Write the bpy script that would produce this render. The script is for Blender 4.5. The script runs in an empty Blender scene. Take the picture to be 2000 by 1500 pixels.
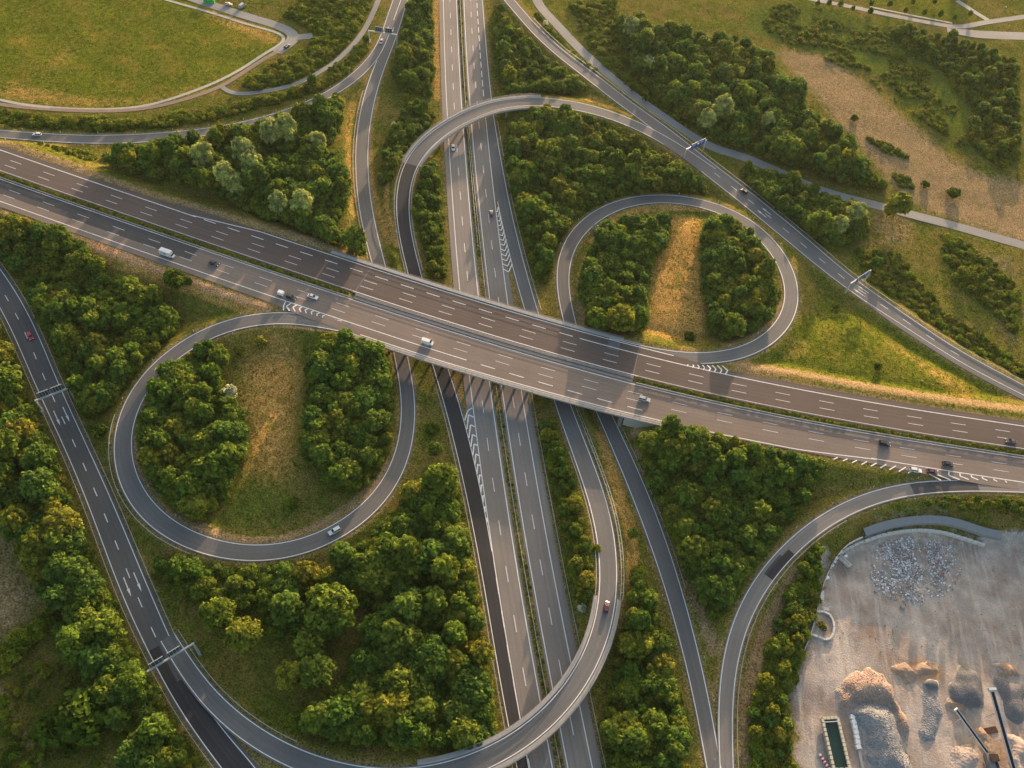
import bpy, bmesh, math, random
import numpy as np
from mathutils import Matrix, Vector

# ------------------------------------------------------------------ camera, sky, sun, exposure
random.seed(7); RNG = np.random.default_rng(7)
scene = bpy.context.scene
COL = scene.collection
FPX, PITCH, ROLL, CAMH = 1648.0, math.radians(52.9), math.radians(7.67), 275.5
cp, sp_, cr, sr = math.cos(PITCH), math.sin(PITCH), math.cos(ROLL), math.sin(ROLL)
FWD = np.array([0, cp, -sp_]); UPL = np.array([0, sp_, cp]); RIL = np.array([1.0, 0, 0])
RI = cr * RIL + sr * UPL; UP = -sr * RIL + cr * UPL
cam = bpy.data.cameras.new('camera'); cam_o = bpy.data.objects.new('camera', cam); COL.objects.link(cam_o)
cam.sensor_width = 36.0; cam.lens = FPX / 2000 * 36.0; cam.clip_start = 1.0; cam.clip_end = 20000
M3 = Matrix(((RI[0], UP[0], -FWD[0]), (RI[1], UP[1], -FWD[1]), (RI[2], UP[2], -FWD[2])))
cam_o.matrix_world = Matrix.Translation((0, 0, CAMH)) @ M3.to_4x4()
scene.camera = cam_o

SUN_AZ, SUN_EL = math.radians(12.0), math.radians(8.5)      # azimuth from +Y towards +X
world = bpy.data.worlds.new('World'); scene.world = world; world.use_nodes = True
wn = world.node_tree; bg = wn.nodes['Background']
sky = wn.nodes.new('ShaderNodeTexSky'); sky.sky_type = 'NISHITA'; sky.sun_disc = False
sky.sun_elevation = SUN_EL; sky.sun_rotation = SUN_AZ; sky.air_density = 1.0; sky.dust_density = 4.0; sky.ozone_density = 0.8
wn.links.new(sky.outputs[0], bg.inputs[0]); bg.inputs[1].default_value = 0.15
sun = bpy.data.lights.new('sun', 'SUN'); sun_o = bpy.data.objects.new('sun', sun); COL.objects.link(sun_o)
sun.energy = 3.35; sun.angle = math.radians(0.6); sun.color = (1.0, 0.68, 0.44)
sd = Vector((math.sin(SUN_AZ) * math.cos(SUN_EL), math.cos(SUN_AZ) * math.cos(SUN_EL), math.sin(SUN_EL)))
sun_o.rotation_euler = sd.to_track_quat('Z', 'Y').to_euler(); sun_o.location = (60, 600, 200)
scene.view_settings.view_transform = 'Standard'; scene.view_settings.look = 'None'
scene.view_settings.gamma = 1.0; scene.view_settings.exposure = 1.55

# ------------------------------------------------------------------ helpers
def P(x, y, z=0.0):
    """ground point at height z that the photograph shows at (x, y) of 2000 x 1500"""
    d = (x - 1000) / FPX * RI + (750 - y) / FPX * UP + FWD
    t = (z - CAMH) / d[2]
    return np.array([d[0] * t, d[1] * t, z])
def PP(pts, z=0.0):
    return np.array([P(x, y, z)[:2] for x, y in pts])
def to_px(p):
    v = np.asarray(p, float) - np.array([0, 0, CAMH])
    k = v @ FWD
    return 1000 + FPX * (v @ RI) / k, 750 - FPX * (v @ UP) / k

def tag(o, label=None, cat=None, group=None, kind=None):
    if label: o['label'] = label
    if cat: o['category'] = cat
    if group: o['group'] = group
    if kind: o['kind'] = kind
    return o
def empty(name, loc=(0, 0, 0), rz=0.0):
    o = bpy.data.objects.new(name, None); COL.objects.link(o)
    o.location = loc; o.rotation_euler = (0, 0, rz); o.empty_display_size = 0.5
    return o
def link(name, me, parent=None, loc=(0, 0, 0), rot=(0, 0, 0), scale=(1, 1, 1)):
    o = bpy.data.objects.new(name, me); COL.objects.link(o); o.parent = parent
    o.location = loc; o.rotation_euler = rot; o.scale = scale
    return o
def mesh_np(name, V, F, mat=None, smooth=False, uv=None, mats=None, mi=None):
    V = np.asarray(V, np.float32); F = np.asarray(F, np.int32)
    me = bpy.data.meshes.new(name)
    me.vertices.add(len(V)); me.vertices.foreach_set('co', V.ravel())
    k = F.shape[1]
    me.loops.add(F.size); me.loops.foreach_set('vertex_index', F.ravel())
    me.polygons.add(len(F)); me.polygons.foreach_set('loop_start', np.arange(0, F.size, k, dtype=np.int32))
    me.polygons.foreach_set('loop_total', np.full(len(F), k, np.int32))
    me.polygons.foreach_set('use_smooth', np.full(len(F), bool(smooth)))
    if uv is not None:
        l = me.uv_layers.new(name='uv'); l.data.foreach_set('uv', np.asarray(uv, np.float32)[F.ravel()].ravel())
    for m in (mats or ([mat] if mat else [])): me.materials.append(m)
    if mi is not None: me.polygons.foreach_set('material_index', np.asarray(mi, np.int32))
    me.update(calc_edges=True); me.validate()
    return me

class MB:
    """collects boxes, bars, prisms; build() links them as one mesh"""
    def __init__(s): s.v = []; s.f = []
    def add(s, v, f):
        b = len(s.v); s.v += [tuple(map(float, q)) for q in v]; s.f += [tuple(b + i for i in q) for q in f]; return s
    def box(s, c, d, rz=0.0, taper=1.0):
        cx, cy, cz = c; x, y, z = d[0] / 2, d[1] / 2, d[2] / 2; co, si = math.cos(rz), math.sin(rz)
        v = []
        for (sx, sy, sz) in ((-1,-1,-1),(1,-1,-1),(1,1,-1),(-1,1,-1),(-1,-1,1),(1,-1,1),(1,1,1),(-1,1,1)):
            k = taper if sz > 0 else 1.0
            X, Y = sx * x * k, sy * y * k
            v.append((cx + X * co - Y * si, cy + X * si + Y * co, cz + sz * z))
        return s.add(v, [(0,3,2,1),(4,5,6,7),(0,1,5,4),(1,2,6,5),(2,3,7,6),(3,0,4,7)])
    def bar(s, a, b, w, h=None):
        a = np.array(a, float); b = np.array(b, float); h = h or w
        d = b - a; d /= np.linalg.norm(d)
        u = np.cross(d, (0, 0, 1.0)); u = np.array([1.0, 0, 0]) if np.linalg.norm(u) < 1e-4 else u / np.linalg.norm(u)
        n = np.cross(u, d)
        q = [u * w / 2 * i + n * h / 2 * j for i, j in ((-1,-1),(1,-1),(1,1),(-1,1))]
        return s.add([a + k for k in q] + [b + k for k in q], [(0,3,2,1),(4,5,6,7),(0,1,5,4),(1,2,6,5),(2,3,7,6),(3,0,4,7)])
    def cyl(s, a, b, r, n=10, r2=None):
        a = np.array(a, float); b = np.array(b, float); r2 = r if r2 is None else r2
        d = b - a; d /= np.linalg.norm(d)
        u = np.cross(d, (0, 0, 1.0)); u = np.array([1.0, 0, 0]) if np.linalg.norm(u) < 1e-4 else u / np.linalg.norm(u)
        w = np.cross(d, u)
        v = [a + r * (u * math.cos(2*math.pi*i/n) + w * math.sin(2*math.pi*i/n)) for i in range(n)]
        v += [b + r2 * (u * math.cos(2*math.pi*i/n) + w * math.sin(2*math.pi*i/n)) for i in range(n)]
        f = [(i, (i+1) % n, n + (i+1) % n, n + i) for i in range(n)] + [tuple(range(n-1, -1, -1)), tuple(range(n, 2*n))]
        return s.add(v, f)
    def mesh(s, name, mat):
        me = bpy.data.meshes.new(name); me.from_pydata(s.v, [], s.f); me.materials.append(mat); me.update(); return me
    def build(s, name, mat, parent=None, **k): return link(name, s.mesh(name, mat), parent, **k)

# ------------------------------------------------------------------ materials
def new_mat(name, rough=0.8, spec=0.3):
    m = bpy.data.materials.new(name); m.use_nodes = True
    nt = m.node_tree; b = nt.nodes['Principled BSDF']
    b.inputs['Roughness'].default_value = rough; b.inputs['Specular IOR Level'].default_value = spec
    return m, nt, b
def nd(nt, t, **kw):
    n = nt.nodes.new(t)
    for k, v in kw.items():
        if k.startswith('i_'): n.inputs[int(k[2:]) if k[2:].isdigit() else k[2:]].default_value = v
        else: setattr(n, k, v)
    return n
def lk(nt, a, b): nt.links.new(a, b)
def noise(nt, vec, scale, detail=3.0, rough=0.55):
    n = nd(nt, 'ShaderNodeTexNoise'); n.inputs['Scale'].default_value = scale; n.inputs['Detail'].default_value = detail
    n.inputs['Roughness'].default_value = rough
    if vec is not None: lk(nt, vec, n.inputs['Vector'])
    return n.outputs['Fac']
def ramp(nt, fac, stops):
    r = nd(nt, 'ShaderNodeValToRGB'); e = r.color_ramp.elements
    while len(e) < len(stops): e.new(0.5)
    for q, (p, c) in zip(e, stops):
        q.position = p; q.color = (c, c, c, 1) if isinstance(c, (int, float)) else (*c, 1)
    lk(nt, fac, r.inputs[0]); return r.outputs[0]
def mix(nt, fac, a, b, mode='MIX'):
    m = nd(nt, 'ShaderNodeMix', data_type='RGBA', blend_type=mode)
    for s, v in ((0, fac), (6, a), (7, b)):
        if hasattr(v, 'is_output'): lk(nt, v, m.inputs[s])
        else: m.inputs[s].default_value = v if s == 0 else (*v, 1)
    return m.outputs[2]
def bump(nt, b, h, strength, dist):
    n = nd(nt, 'ShaderNodeBump'); n.inputs['Strength'].default_value = strength; n.inputs['Distance'].default_value = dist
    lk(nt, h, n.inputs['Height']); lk(nt, n.outputs[0], b.inputs['Normal'])
def flat(name, c, rough=0.6, spec=0.4, metal=0.0, var=0.0, sc=2.0):
    m, nt, b = new_mat(name, rough, spec); b.inputs['Metallic'].default_value = metal
    if var:
        g = nd(nt, 'ShaderNodeNewGeometry'); f = noise(nt, g.outputs['Position'], sc, 4)
        lk(nt, mix(nt, f, tuple(q * (1 - var) for q in c), tuple(min(1, q * (1 + var)) for q in c)), b.inputs['Base Color'])
    else: b.inputs['Base Color'].default_value = (*c, 1)
    return m
def asphalt(name, c, var=0.17):
    m, nt, b = new_mat(name, 0.85, 0.25)
    g = nd(nt, 'ShaderNodeNewGeometry'); pos = g.outputs['Position']
    uvn = nd(nt, 'ShaderNodeUVMap', uv_map='uv')
    mp = nd(nt, 'ShaderNodeMapping'); mp.inputs['Scale'].default_value = (1.4, 0.010, 1); lk(nt, uvn.outputs[0], mp.inputs[0])
    streak = noise(nt, mp.outputs[0], 1.0, 4, 0.6)
    big = noise(nt, pos, 0.035, 3); fine = noise(nt, pos, 1.6, 4, 0.7)
    c1 = mix(nt, ramp(nt, streak, [(0.3, 0.0), (0.7, 1.0)]), tuple(q * (1 - var) for q in c), tuple(q * (1 + var) for q in c))
    mp2 = nd(nt, 'ShaderNodeMapping'); mp2.inputs['Scale'].default_value = (0.45, 0.03, 1); lk(nt, uvn.outputs[0], mp2.inputs[0])
    wear = noise(nt, mp2.outputs[0], 1.0, 5, 0.65)
    c1 = mix(nt, ramp(nt, wear, [(0.48, 0.0), (0.72, 0.45)]), c1, tuple(q * 0.55 for q in c))
    sx = nd(nt, 'ShaderNodeSeparateXYZ'); lk(nt, uvn.outputs[0], sx.inputs[0])
    m1 = nd(nt, 'ShaderNodeMath', operation='MULTIPLY'); lk(nt, sx.outputs[0], m1.inputs[0]); m1.inputs[1].default_value = 3.36
    m2 = nd(nt, 'ShaderNodeMath', operation='SINE'); lk(nt, m1.outputs[0], m2.inputs[0])
    m3 = nd(nt, 'ShaderNodeMath', operation='MULTIPLY_ADD'); lk(nt, m2.outputs[0], m3.inputs[0]); m3.inputs[1].default_value = 0.5; m3.inputs[2].default_value = 0.5
    c1 = mix(nt, ramp(nt, m3.outputs[0], [(0.2, 0.0), (1.0, 0.28)]), c1, tuple(q * 0.62 for q in c))
    c2 = mix(nt, ramp(nt, big, [(0.35, 0.75), (0.65, 1.0)]), (0, 0, 0), c1, 'MIX')
    c3 = mix(nt, 0.35, c2, mix(nt, fine, tuple(q * 0.5 for q in c), tuple(q * 1.6 for q in c)))
    lk(nt, c3, b.inputs['Base Color']); bump(nt, b, fine, 0.15, 0.05)
    return m
M = {}
M['asphalt'] = asphalt('asphalt', (0.158, 0.155, 0.149))
M['asphalt_ns'] = asphalt('asphalt_pale_worn', (0.236, 0.212, 0.188), 0.2)
M['asphalt_fl'] = asphalt('asphalt_grey', (0.118, 0.116, 0.112))
M['asphalt_ew'] = asphalt('asphalt_worn', (0.214, 0.172, 0.144), 0.22)
M['asphalt_ewn'] = asphalt('asphalt_brown', (0.122, 0.095, 0.082), 0.22)
M['asphalt_dark'] = asphalt('asphalt_fresh', (0.045, 0.045, 0.047), 0.15)
M['asphalt_mid'] = asphalt('asphalt_patch', (0.075, 0.075, 0.077), 0.15)
M['asphalt_pale'] = asphalt('asphalt_pale', (0.17, 0.165, 0.155), 0.15)
M['path'] = asphalt('gravel_path', (0.25, 0.235, 0.21), 0.2)
M['paint'] = flat('road_paint', (0.74, 0.73, 0.70), 0.6, 0.3, 0, 0.3, 0.9)
M['paint_worn'] = flat('road_paint_worn', (0.42, 0.41, 0.39), 0.6, 0.3, 0, 0.25, 1.5)
M['concrete'] = flat('concrete', (0.29, 0.28, 0.265), 0.85, 0.2, 0, 0.22, 0.8)
M['concrete_pale'] = flat('concrete_pale', (0.37, 0.355, 0.33), 0.85, 0.2, 0, 0.2, 0.8)
M['concrete_dark'] = flat('concrete_dark', (0.2, 0.195, 0.19), 0.9, 0.2, 0, 0.25, 0.6)
M['rail_dark'] = flat('weathered_railing', (0.24, 0.24, 0.24), 0.6, 0.4, 0.3, 0.2, 1.0)
M['rust'] = flat('rusty_steel', (0.085, 0.05, 0.035), 0.9, 0.1, 0, 0.35, 1.5)
M['steel'] = flat('galvanised_steel', (0.42, 0.43, 0.44), 0.5, 0.5, 0.5, 0.15, 1.0)

def terrain_mat():
    m, nt, b = new_mat('grassland', 0.95, 0.0)
    g = nd(nt, 'ShaderNodeNewGeometry'); pos = g.outputs['Position']
    at = nd(nt, 'ShaderNodeAttribute', attribute_name='cover'); sep = nd(nt, 'ShaderNodeSeparateColor'); lk(nt, at.outputs['Color'], sep.inputs[0])
    at2 = nd(nt, 'ShaderNodeAttribute', attribute_name='cover2'); sep2 = nd(nt, 'ShaderNodeSeparateColor'); lk(nt, at2.outputs['Color'], sep2.inputs[0])
    n1 = noise(nt, pos, 0.06, 5, 0.65); n2 = noise(nt, pos, 0.40, 6, 0.72); n3 = noise(nt, pos, 1.7, 4, 0.7); n5 = noise(nt, pos, 0.16, 4, 0.6)
    def two(n, lo, hi, a, b): return mix(nt, ramp(nt, n, [(lo, 0), (hi, 1)]), a, b)
    green = two(n2, .36, .64, (0.060, 0.082, 0.0105), (0.155, 0.150, 0.0240))
    green = mix(nt, ramp(nt, n1, [(0.42, 0), (0.62, 0.8)]), green, (0.20, 0.140, 0.0420))
    green = mix(nt, ramp(nt, n5, [(0.50, 0), (0.66, 0.7)]), green, (0.085, 0.105, 0.0150))
    dry = two(n2, .3, .7, (0.27, 0.155, 0.038), (0.48, 0.29, 0.088))
    dry = mix(nt, ramp(nt, n5, [(0.52, 0), (0.66, 0.75)]), dry, (0.155, 0.140, 0.0270))
    soil = two(n2, .3, .7, (0.185, 0.132, 0.070), (0.32, 0.222, 0.112))
    soil = mix(nt, ramp(nt, n5, [(0.48, 0), (0.66, 0.6)]), soil, (0.165, 0.140, 0.045))
    lush = two(n2, .36, .64, (0.050, 0.082, 0.0120), (0.125, 0.145, 0.0240))
    bare = two(n1, .40, .60, (0.27, 0.200, 0.155), (0.49, 0.41, 0.34))
    bare = mix(nt, ramp(nt, n5, [(0.42, 0), (0.68, 0.75)]), bare, (0.29, 0.265, 0.24))
    bare = mix(nt, ramp(nt, n2, [(0.56, 0), (0.78, 0.4)]), bare, (0.27, 0.22, 0.185))
    mp = nd(nt, 'ShaderNodeMapping'); mp.inputs['Scale'].default_value = (0.35, 0.03, 1); mp.inputs['Rotation'].default_value = (0, 0, 0.9); lk(nt, pos, mp.inputs[0])
    trk = noise(nt, mp.outputs[0], 1.0, 4, 0.6)
    bare = mix(nt, ramp(nt, trk, [(0.50, 0), (0.66, 0.55)]), bare, (0.55, 0.48, 0.41))
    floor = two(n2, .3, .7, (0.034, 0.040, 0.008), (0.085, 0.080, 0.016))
    orange = two(n2, .3, .7, (0.30, 0.175, 0.085), (0.45, 0.28, 0.15))
    field = two(n2, .36, .66, (0.062, 0.088, 0.009), (0.165, 0.172, 0.020))
    field = mix(nt, ramp(nt, n1, [(0.50, 0), (0.68, 0.75)]), field, (0.235, 0.160, 0.032))
    field = mix(nt, ramp(nt, n5, [(0.52, 0), (0.66, 0.6)]), field, (0.095, 0.115, 0.008))
    def soft(f):
        a = nd(nt, 'ShaderNodeMath', operation='ADD'); lk(nt, f, a.inputs[0])
        s = nd(nt, 'ShaderNodeMath', operation='MULTIPLY_ADD'); lk(nt, mix(nt, 0.5, n2, n5), s.inputs[0]); s.inputs[1].default_value = 1.3; s.inputs[2].default_value = -0.65
        lk(nt, s.outputs[0], a.inputs[1])
        return ramp(nt, a.outputs[0], [(0.28, 0), (0.72, 1)])
    c = mix(nt, soft(sep2.outputs[1]), green, field)
    c = mix(nt, soft(sep.outputs[2]), c, lush)
    c = mix(nt, soft(sep.outputs[0]), c, dry)
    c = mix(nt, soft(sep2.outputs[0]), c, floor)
    c = mix(nt, soft(sep.outputs[1]), c, soil)
    c = mix(nt, soft(at.outputs['Alpha']), c, bare)
    c = mix(nt, soft(sep2.outputs[2]), c, orange)
    grain = ramp(nt, n3, [(0.36, 0.35), (0.64, 1.75)])
    inv = nd(nt, 'ShaderNodeMath', operation='MULTIPLY_ADD'); lk(nt, at.outputs['Alpha'], inv.inputs[0]); inv.inputs[1].default_value = -0.78; inv.inputs[2].default_value = 0.95
    c = mix(nt, inv.outputs[0], c, mix(nt, 1.0, c, grain, 'MULTIPLY'))
    lk(nt, c, b.inputs['Base Color'])
    h = mix(nt, 0.5, n2, n3); bump(nt, b, h, 0.7, 0.5)
    return m
M['ground'] = terrain_mat()

# ------------------------------------------------------------------ road geometry
def catmull(Q, n=12):
    Q = np.asarray(Q, float)
    if len(Q) == 2: return Q
    E = np.vstack([2 * Q[0] - Q[1], Q, 2 * Q[-1] - Q[-2]]); out = []
    for i in range(1, len(E) - 2):
        p0, p1, p2, p3 = E[i-1], E[i], E[i+1], E[i+2]
        d = max(1e-6, np.linalg.norm(p2 - p1))
        m1 = (p2 - p0) / max(1e-6, np.linalg.norm(p2 - p1) + np.linalg.norm(p1 - p0)) * d
        m2 = (p3 - p1) / max(1e-6, np.linalg.norm(p3 - p2) + np.linalg.norm(p2 - p1)) * d
        for t in np.linspace(0, 1, n, endpoint=False):
            out.append((2*t**3-3*t**2+1)*p1 + (t**3-2*t**2+t)*m1 + (-2*t**3+3*t**2)*p2 + (t**3-t**2)*m2)
    out.append(E[-2]); return np.array(out)
def arclen(Q): return np.concatenate([[0], np.cumsum(np.linalg.norm(np.diff(Q[:, :2], axis=0), axis=1))])
def resamp(Q, n):
    s = arclen(Q); t = np.linspace(0, s[-1], n)
    return np.stack([np.interp(t, s, Q[:, k]) for k in range(Q.shape[1])], 1)
def gsmooth(a, sig):
    if sig <= 0 or len(a) < 5: return a
    r = int(min(len(a) - 1, 3 * sig + 1)); k = np.exp(-0.5 * (np.arange(-r, r + 1) / sig) ** 2); k /= k.sum()
    a = np.asarray(a, float)
    pad = np.concatenate([2 * a[0] - a[1:r+1][::-1], a, 2 * a[-1] - a[-r-1:-1][::-1]])
    return np.convolve(pad, k, 'valid') if a.ndim == 1 else np.stack([np.convolve(pad[:, i], k, 'valid') for i in range(a.shape[1])], 1)

class Road:
    def __init__(s, L, R, zs, sig=5, ext=(0, 0), step=2.0, wsig=12, dz=0.0):
        """L, R: the two painted edge lines as seen (pixels); zs: [(x, y, z)] heights along the way"""
        N = 160
        l = resamp(catmull(L), N); r = resamp(catmull(R), N); mid = (l + r) / 2
        fr = [np.argmin(np.hypot(mid[:, 0] - x, mid[:, 1] - y)) for x, y, z in zs]
        z = np.interp(np.arange(N), fr, [q[2] for q in zs])
        z = gsmooth(z, 4)
        lw = np.array([P(*q, zz) for q, zz in zip(l, z)]); rw = np.array([P(*q, zz) for q, zz in zip(r, z)])
        n = max(8, int(arclen((lw + rw) / 2)[-1] / step))
        lw = resamp(lw, n); rw = resamp(rw, n)
        c = (lw + rw) / 2; lf = resamp(lw, n * 4)[:, :2]; rf = resamp(rw, n * 4)[:, :2]
        near = lambda q, A: A[np.argmin(((q[:, None] - A[None]) ** 2).sum(-1), 1)]
        for _ in range(2):
            c[:, :2] = gsmooth(c[:, :2], sig)
            a_, b_ = near(c[:, :2], lf), near(c[:, :2], rf)
            w = np.linalg.norm(c[:, :2] - a_, axis=1) + np.linalg.norm(c[:, :2] - b_, axis=1)
            if _ == 0: c[1:-1, :2] = ((a_ + b_) / 2)[1:-1]
        c[:, 2] = gsmooth(c[:, 2], 8); w = gsmooth(w, wsig)
        def e(c, w, d, front):
            if d <= 0: return c, w
            k = int(d / step); a, b = (c[0], c[min(6, len(c)-1)]) if front else (c[-1], c[-min(7, len(c))])
            t = (a - b); t[2] = 0; t /= np.linalg.norm(t); q = a + t * np.arange(1, k + 1)[:, None] * step
            return (np.vstack([q[::-1], c]), np.concatenate([np.full(k, w[0]), w])) if front else (np.vstack([c, q]), np.concatenate([w, np.full(k, w[-1])]))
        c, w = e(c, w, ext[0], True); c, w = e(c, w, ext[1], False)
        s.c = c; s.hw = w / 2; s.dz = dz; s.fin()
    def fin(s):
        s.c[:, 2] += s.dz
        s.s = arclen(s.c); t = np.gradient(s.c[:, :2], axis=0); t /= np.linalg.norm(t, axis=1)[:, None]
        s.t = t; s.n = np.stack([-t[:, 1], t[:, 0]], 1); s.len = s.s[-1]
        s.padL = np.full(len(s.c), 0.5); s.padR = np.full(len(s.c), 0.5); s.bridge = None
    def S(s, x, y):
        """arc length of the point of the road nearest to the pixel"""
        q = np.array([to_px(p) for p in s.c]); return s.s[np.argmin(np.hypot(q[:, 0] - x, q[:, 1] - y))]
    def at(s, q):
        f = lambda a: np.interp(q, s.s, a)
        c = np.stack([f(s.c[:, k]) for k in range(3)], -1); n = np.stack([f(s.n[:, 0]), f(s.n[:, 1])], -1)
        n = n / np.linalg.norm(n, axis=-1, keepdims=True)
        return c, n, f(s.hw)
    def pts(s, q, k, b, dz=0.0):
        """points at offset k * half width + b to the left of the centre line"""
        c, n, hw = s.at(q); o = k * hw + b; p = c.copy(); p[..., :2] += n * np.asarray(o)[..., None]; p[..., 2] += dz
        return p
    def pad(s, side, knots):
        v = np.interp(s.s, [k[0] for k in knots], [k[1] for k in knots])
        if side == 'L': s.padL = v
        else: s.padR = v

def strip(A, B, name, mat, parent=None, skirt=0.0, uvw=None):
    """a ribbon between two equally long point rows"""
    n = len(A); V = np.vstack([A, B]); i = np.arange(n - 1)
    F = np.stack([i, i + n, i + n + 1, i + 1], 1)
    s = arclen((A + B) / 2); w = np.linalg.norm(A - B, axis=1)
    uv = np.vstack([np.stack([w / 2, s], 1), np.stack([-w / 2, s], 1)])
    if skirt:
        A2 = A.copy(); A2[:, 2] -= skirt; B2 = B.copy(); B2[:, 2] -= skirt
        V = np.vstack([V, A2, B2]); uv = np.vstack([uv, uv])
        F = np.vstack([F, np.stack([i + 2*n, i, i + 1, i + 2*n + 1], 1), np.stack([i + n, i + 3*n, i + 3*n + 1, i + n + 1], 1)])
    return link(name, mesh_np(name, V, F[:, ::-1] if False else F, mat, uv=uv), parent)
def srange(s0, s1, step=2.0): return np.linspace(s0, s1, max(2, int(abs(s1 - s0) / step) + 1))
def surface(r, name, mat, label, cat='road'):
    q = r.s
    A = r.c.copy(); A[:, :2] += r.n * (r.hw + r.padL)[:, None]; B = r.c.copy(); B[:, :2] -= r.n * (r.hw + r.padR)[:, None]
    o = strip(B, A, name, mat, None, 0.5); tag(o, label, kind='structure'); r.obj = o
    return o
def line(r, s0, s1, k, b, w=0.30, dz=0.03, mat='paint', name='edge_line'):
    q = srange(s0, s1, 2.0)
    return strip(r.pts(q, k, b - w / 2, dz), r.pts(q, k, b + w / 2, dz), name, M[mat], r.obj)
def dashes(r, s0, s1, k, b, on, period, phase=0.0, w=0.30, dz=0.03, mat='paint', name='lane_dash'):
    s = s0 + phase
    while s + on < s1:
        q = np.linspace(s, s + on, 3)
        strip(r.pts(q, k, b - w / 2, dz), r.pts(q, k, b + w / 2, dz), name, M[mat], r.obj); s += period
def patch(r, s0, s1, k0, b0, k1, b1, mat, dz=0.014, name='asphalt_patch'):
    q = srange(s0, s1, 2.0)
    return strip(r.pts(q, k0, b0, dz), r.pts(q, k1, b1, dz), name, M[mat], r.obj)
def sweep(r, s0, s1, sec, name, mat, parent=None, step=2.0, cap=True):
    """sweep a closed section [(k, b, z)] along the road"""
    q = srange(s0, s1, step); rows = [r.pts(q, k, b, z) for k, b, z in sec]
    n, m = len(q), len(sec); V = np.vstack(rows); F = []
    i = np.arange(n - 1)
    for a in range(m):
        b = (a + 1) % m; F.append(np.stack([a*n + i, b*n + i, b*n + i + 1, a*n + i + 1], 1))
    F = [tuple(x) for x in np.vstack(F)]
    if cap: F += [tuple(a * n for a in range(m))[::-1], tuple(a * n + n - 1 for a in range(m))]
    me = bpy.data.meshes.new(name); me.from_pydata([tuple(v) for v in V], [], F); me.materials.append(mat); me.update()
    return link(name, me, parent)

HB = 8.2
AM = [(0,333.3),(192,400),(266.7,425.3),(400,471.5),(520,513.3),(649,553.7),(722.7,578.7),(846.7,620),(1020,673),(1200,725),(1416,776.5),(1480,789.3),(1714.7,832),(2000,876.8)]
BN = [(0,349.3),(85,380),(144,400),(346.7,470.7),(520,530),(652,573.7),(728,600),(844,637.3),(1020,690.5),(1200,742.5),(1346.7,779),(1520,815),(1618.7,836),(1773.3,862.7),(2000,894.7)]
EW = Road(AM, BN, [(0, 340, HB), (2000, 885, HB)], sig=14, ext=(60, 60), wsig=80)
NSW = Road([(891.5,0),(896,106.7),(901.3,208),(914.8,380),(933.3,577.3),(956,748),(969.3,841.3),(990.7,990.7),(1008,1100),(1028,1214.7),(1056,1376),(1078.7,1500)],
           [(865.9,0),(869.3,133),(873.3,221.3),(883.5,385),(897.3,566.7),(917.3,740),(926.7,828),(940,926.7),(953.3,1033.3),(964,1100),(990.7,1270.7),(1013,1390),(1033,1500)],
           [(880, 0, 0), (1000, 1500, 0)], sig=12, ext=(90, 70), wsig=40)
NSE = Road([(931,0),(937,100),(944.5,189),(948,224),(958.7,336),(966,390),(974.7,446.7),(980,508),(990.7,593.3),(1017,764),(1032,846.7),(1053,972),(1080.5,1120),(1117,1297),(1133,1388),(1157,1500)],
           [(906,0),(912.8,133),(917.9,205),(934.3,390),(956,582.7),(980,756),(993.3,846.7),(1018.7,1012),(1036.7,1120),(1056,1233.3),(1080,1350.7),(1096,1433),(1109.3,1500)],
           [(920, 0, 0), (1100, 1500, 0)], sig=12, ext=(90, 70), wsig=40)
RE = Road([(942,0),(950.7,106.7),(958.7,186.7),(964,234.7),(977,301),(994,395),(1020,502.7),(1049.3,608),(1085,712),(1114.7,796),(1149,881),(1176,948),(1194.7,1006.7),(1205,1073),(1208,1130),(1205,1177),(1197,1225),(1170.7,1302.7),(1128,1369),(1071,1434),(1000,1484),(920,1521),(840,1543),(760,1550),(680,1542),(600,1517),(520,1478.7),(440,1428),(388,1374),(348,1312),(312,1245)],
          [(931,0),(937,100),(944.5,189),(949,224),(957,310),(969,380),(990.7,481),(1024,601),(1057,705),(1085,788),(1106.7,852),(1136,934.7),(1157,996),(1170.7,1060),(1176,1120),(1174.7,1175),(1165.3,1228),(1132,1305),(1093,1360),(1049,1404),(1000,1441),(910,1482),(840,1503),(760,1509),(686.7,1498.7),(600,1477),(520,1436),(480,1406.7),(413.3,1348),(378,1304),(342,1243)],
          [(936,0,0.0),(1037,605,0.0),(1100,795,0.6),(1190,1120,6.4),(1165,1290,7.0),(1040,1420,7.0),(840,1520,6.2),(600,1500,2.4),(440,1400,0.4),(330,1245,0.2)], sig=6, ext=(80, 0), dz=0.004)
RW = Road([(1384,346.7),(1333,304),(1290,276),(1245,253),(1205,236),(1160,221),(1080,208),(1020,206),(958.7,215),(905,240),(866,264),(838,290),(815,318),(802,350),(796.5,395),(799,430),(805,470),(823,537),(852,650),(881,740),(910.7,833),(937,950.7),(956,1044),(966,1110),(992,1275),(1016,1400),(1035,1500)],
          [(1403,334),(1341,293),(1300,266),(1262,245),(1213,224),(1160,206),(1080,190),(1020,189),(958.7,198),(900,222),(852,249),(826,270),(797,301),(781,344),(773,390),(774,420),(780,465),(797,534),(826,650),(856,745),(884,854.7),(910.7,964),(929,1060),(940,1110),(964,1249),(993,1425),(1010,1500)],
          [(1340,295,2.2),(1240,240,4.0),(1100,199,6.2),(958,206,7.0),(880,240,7.0),(810,300,5.6),(790,400,2.6),(810,535,0.3),(870,745,0.0),(1020,1500,0.0)], sig=5, ext=(0, 60), dz=0.008)
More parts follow.
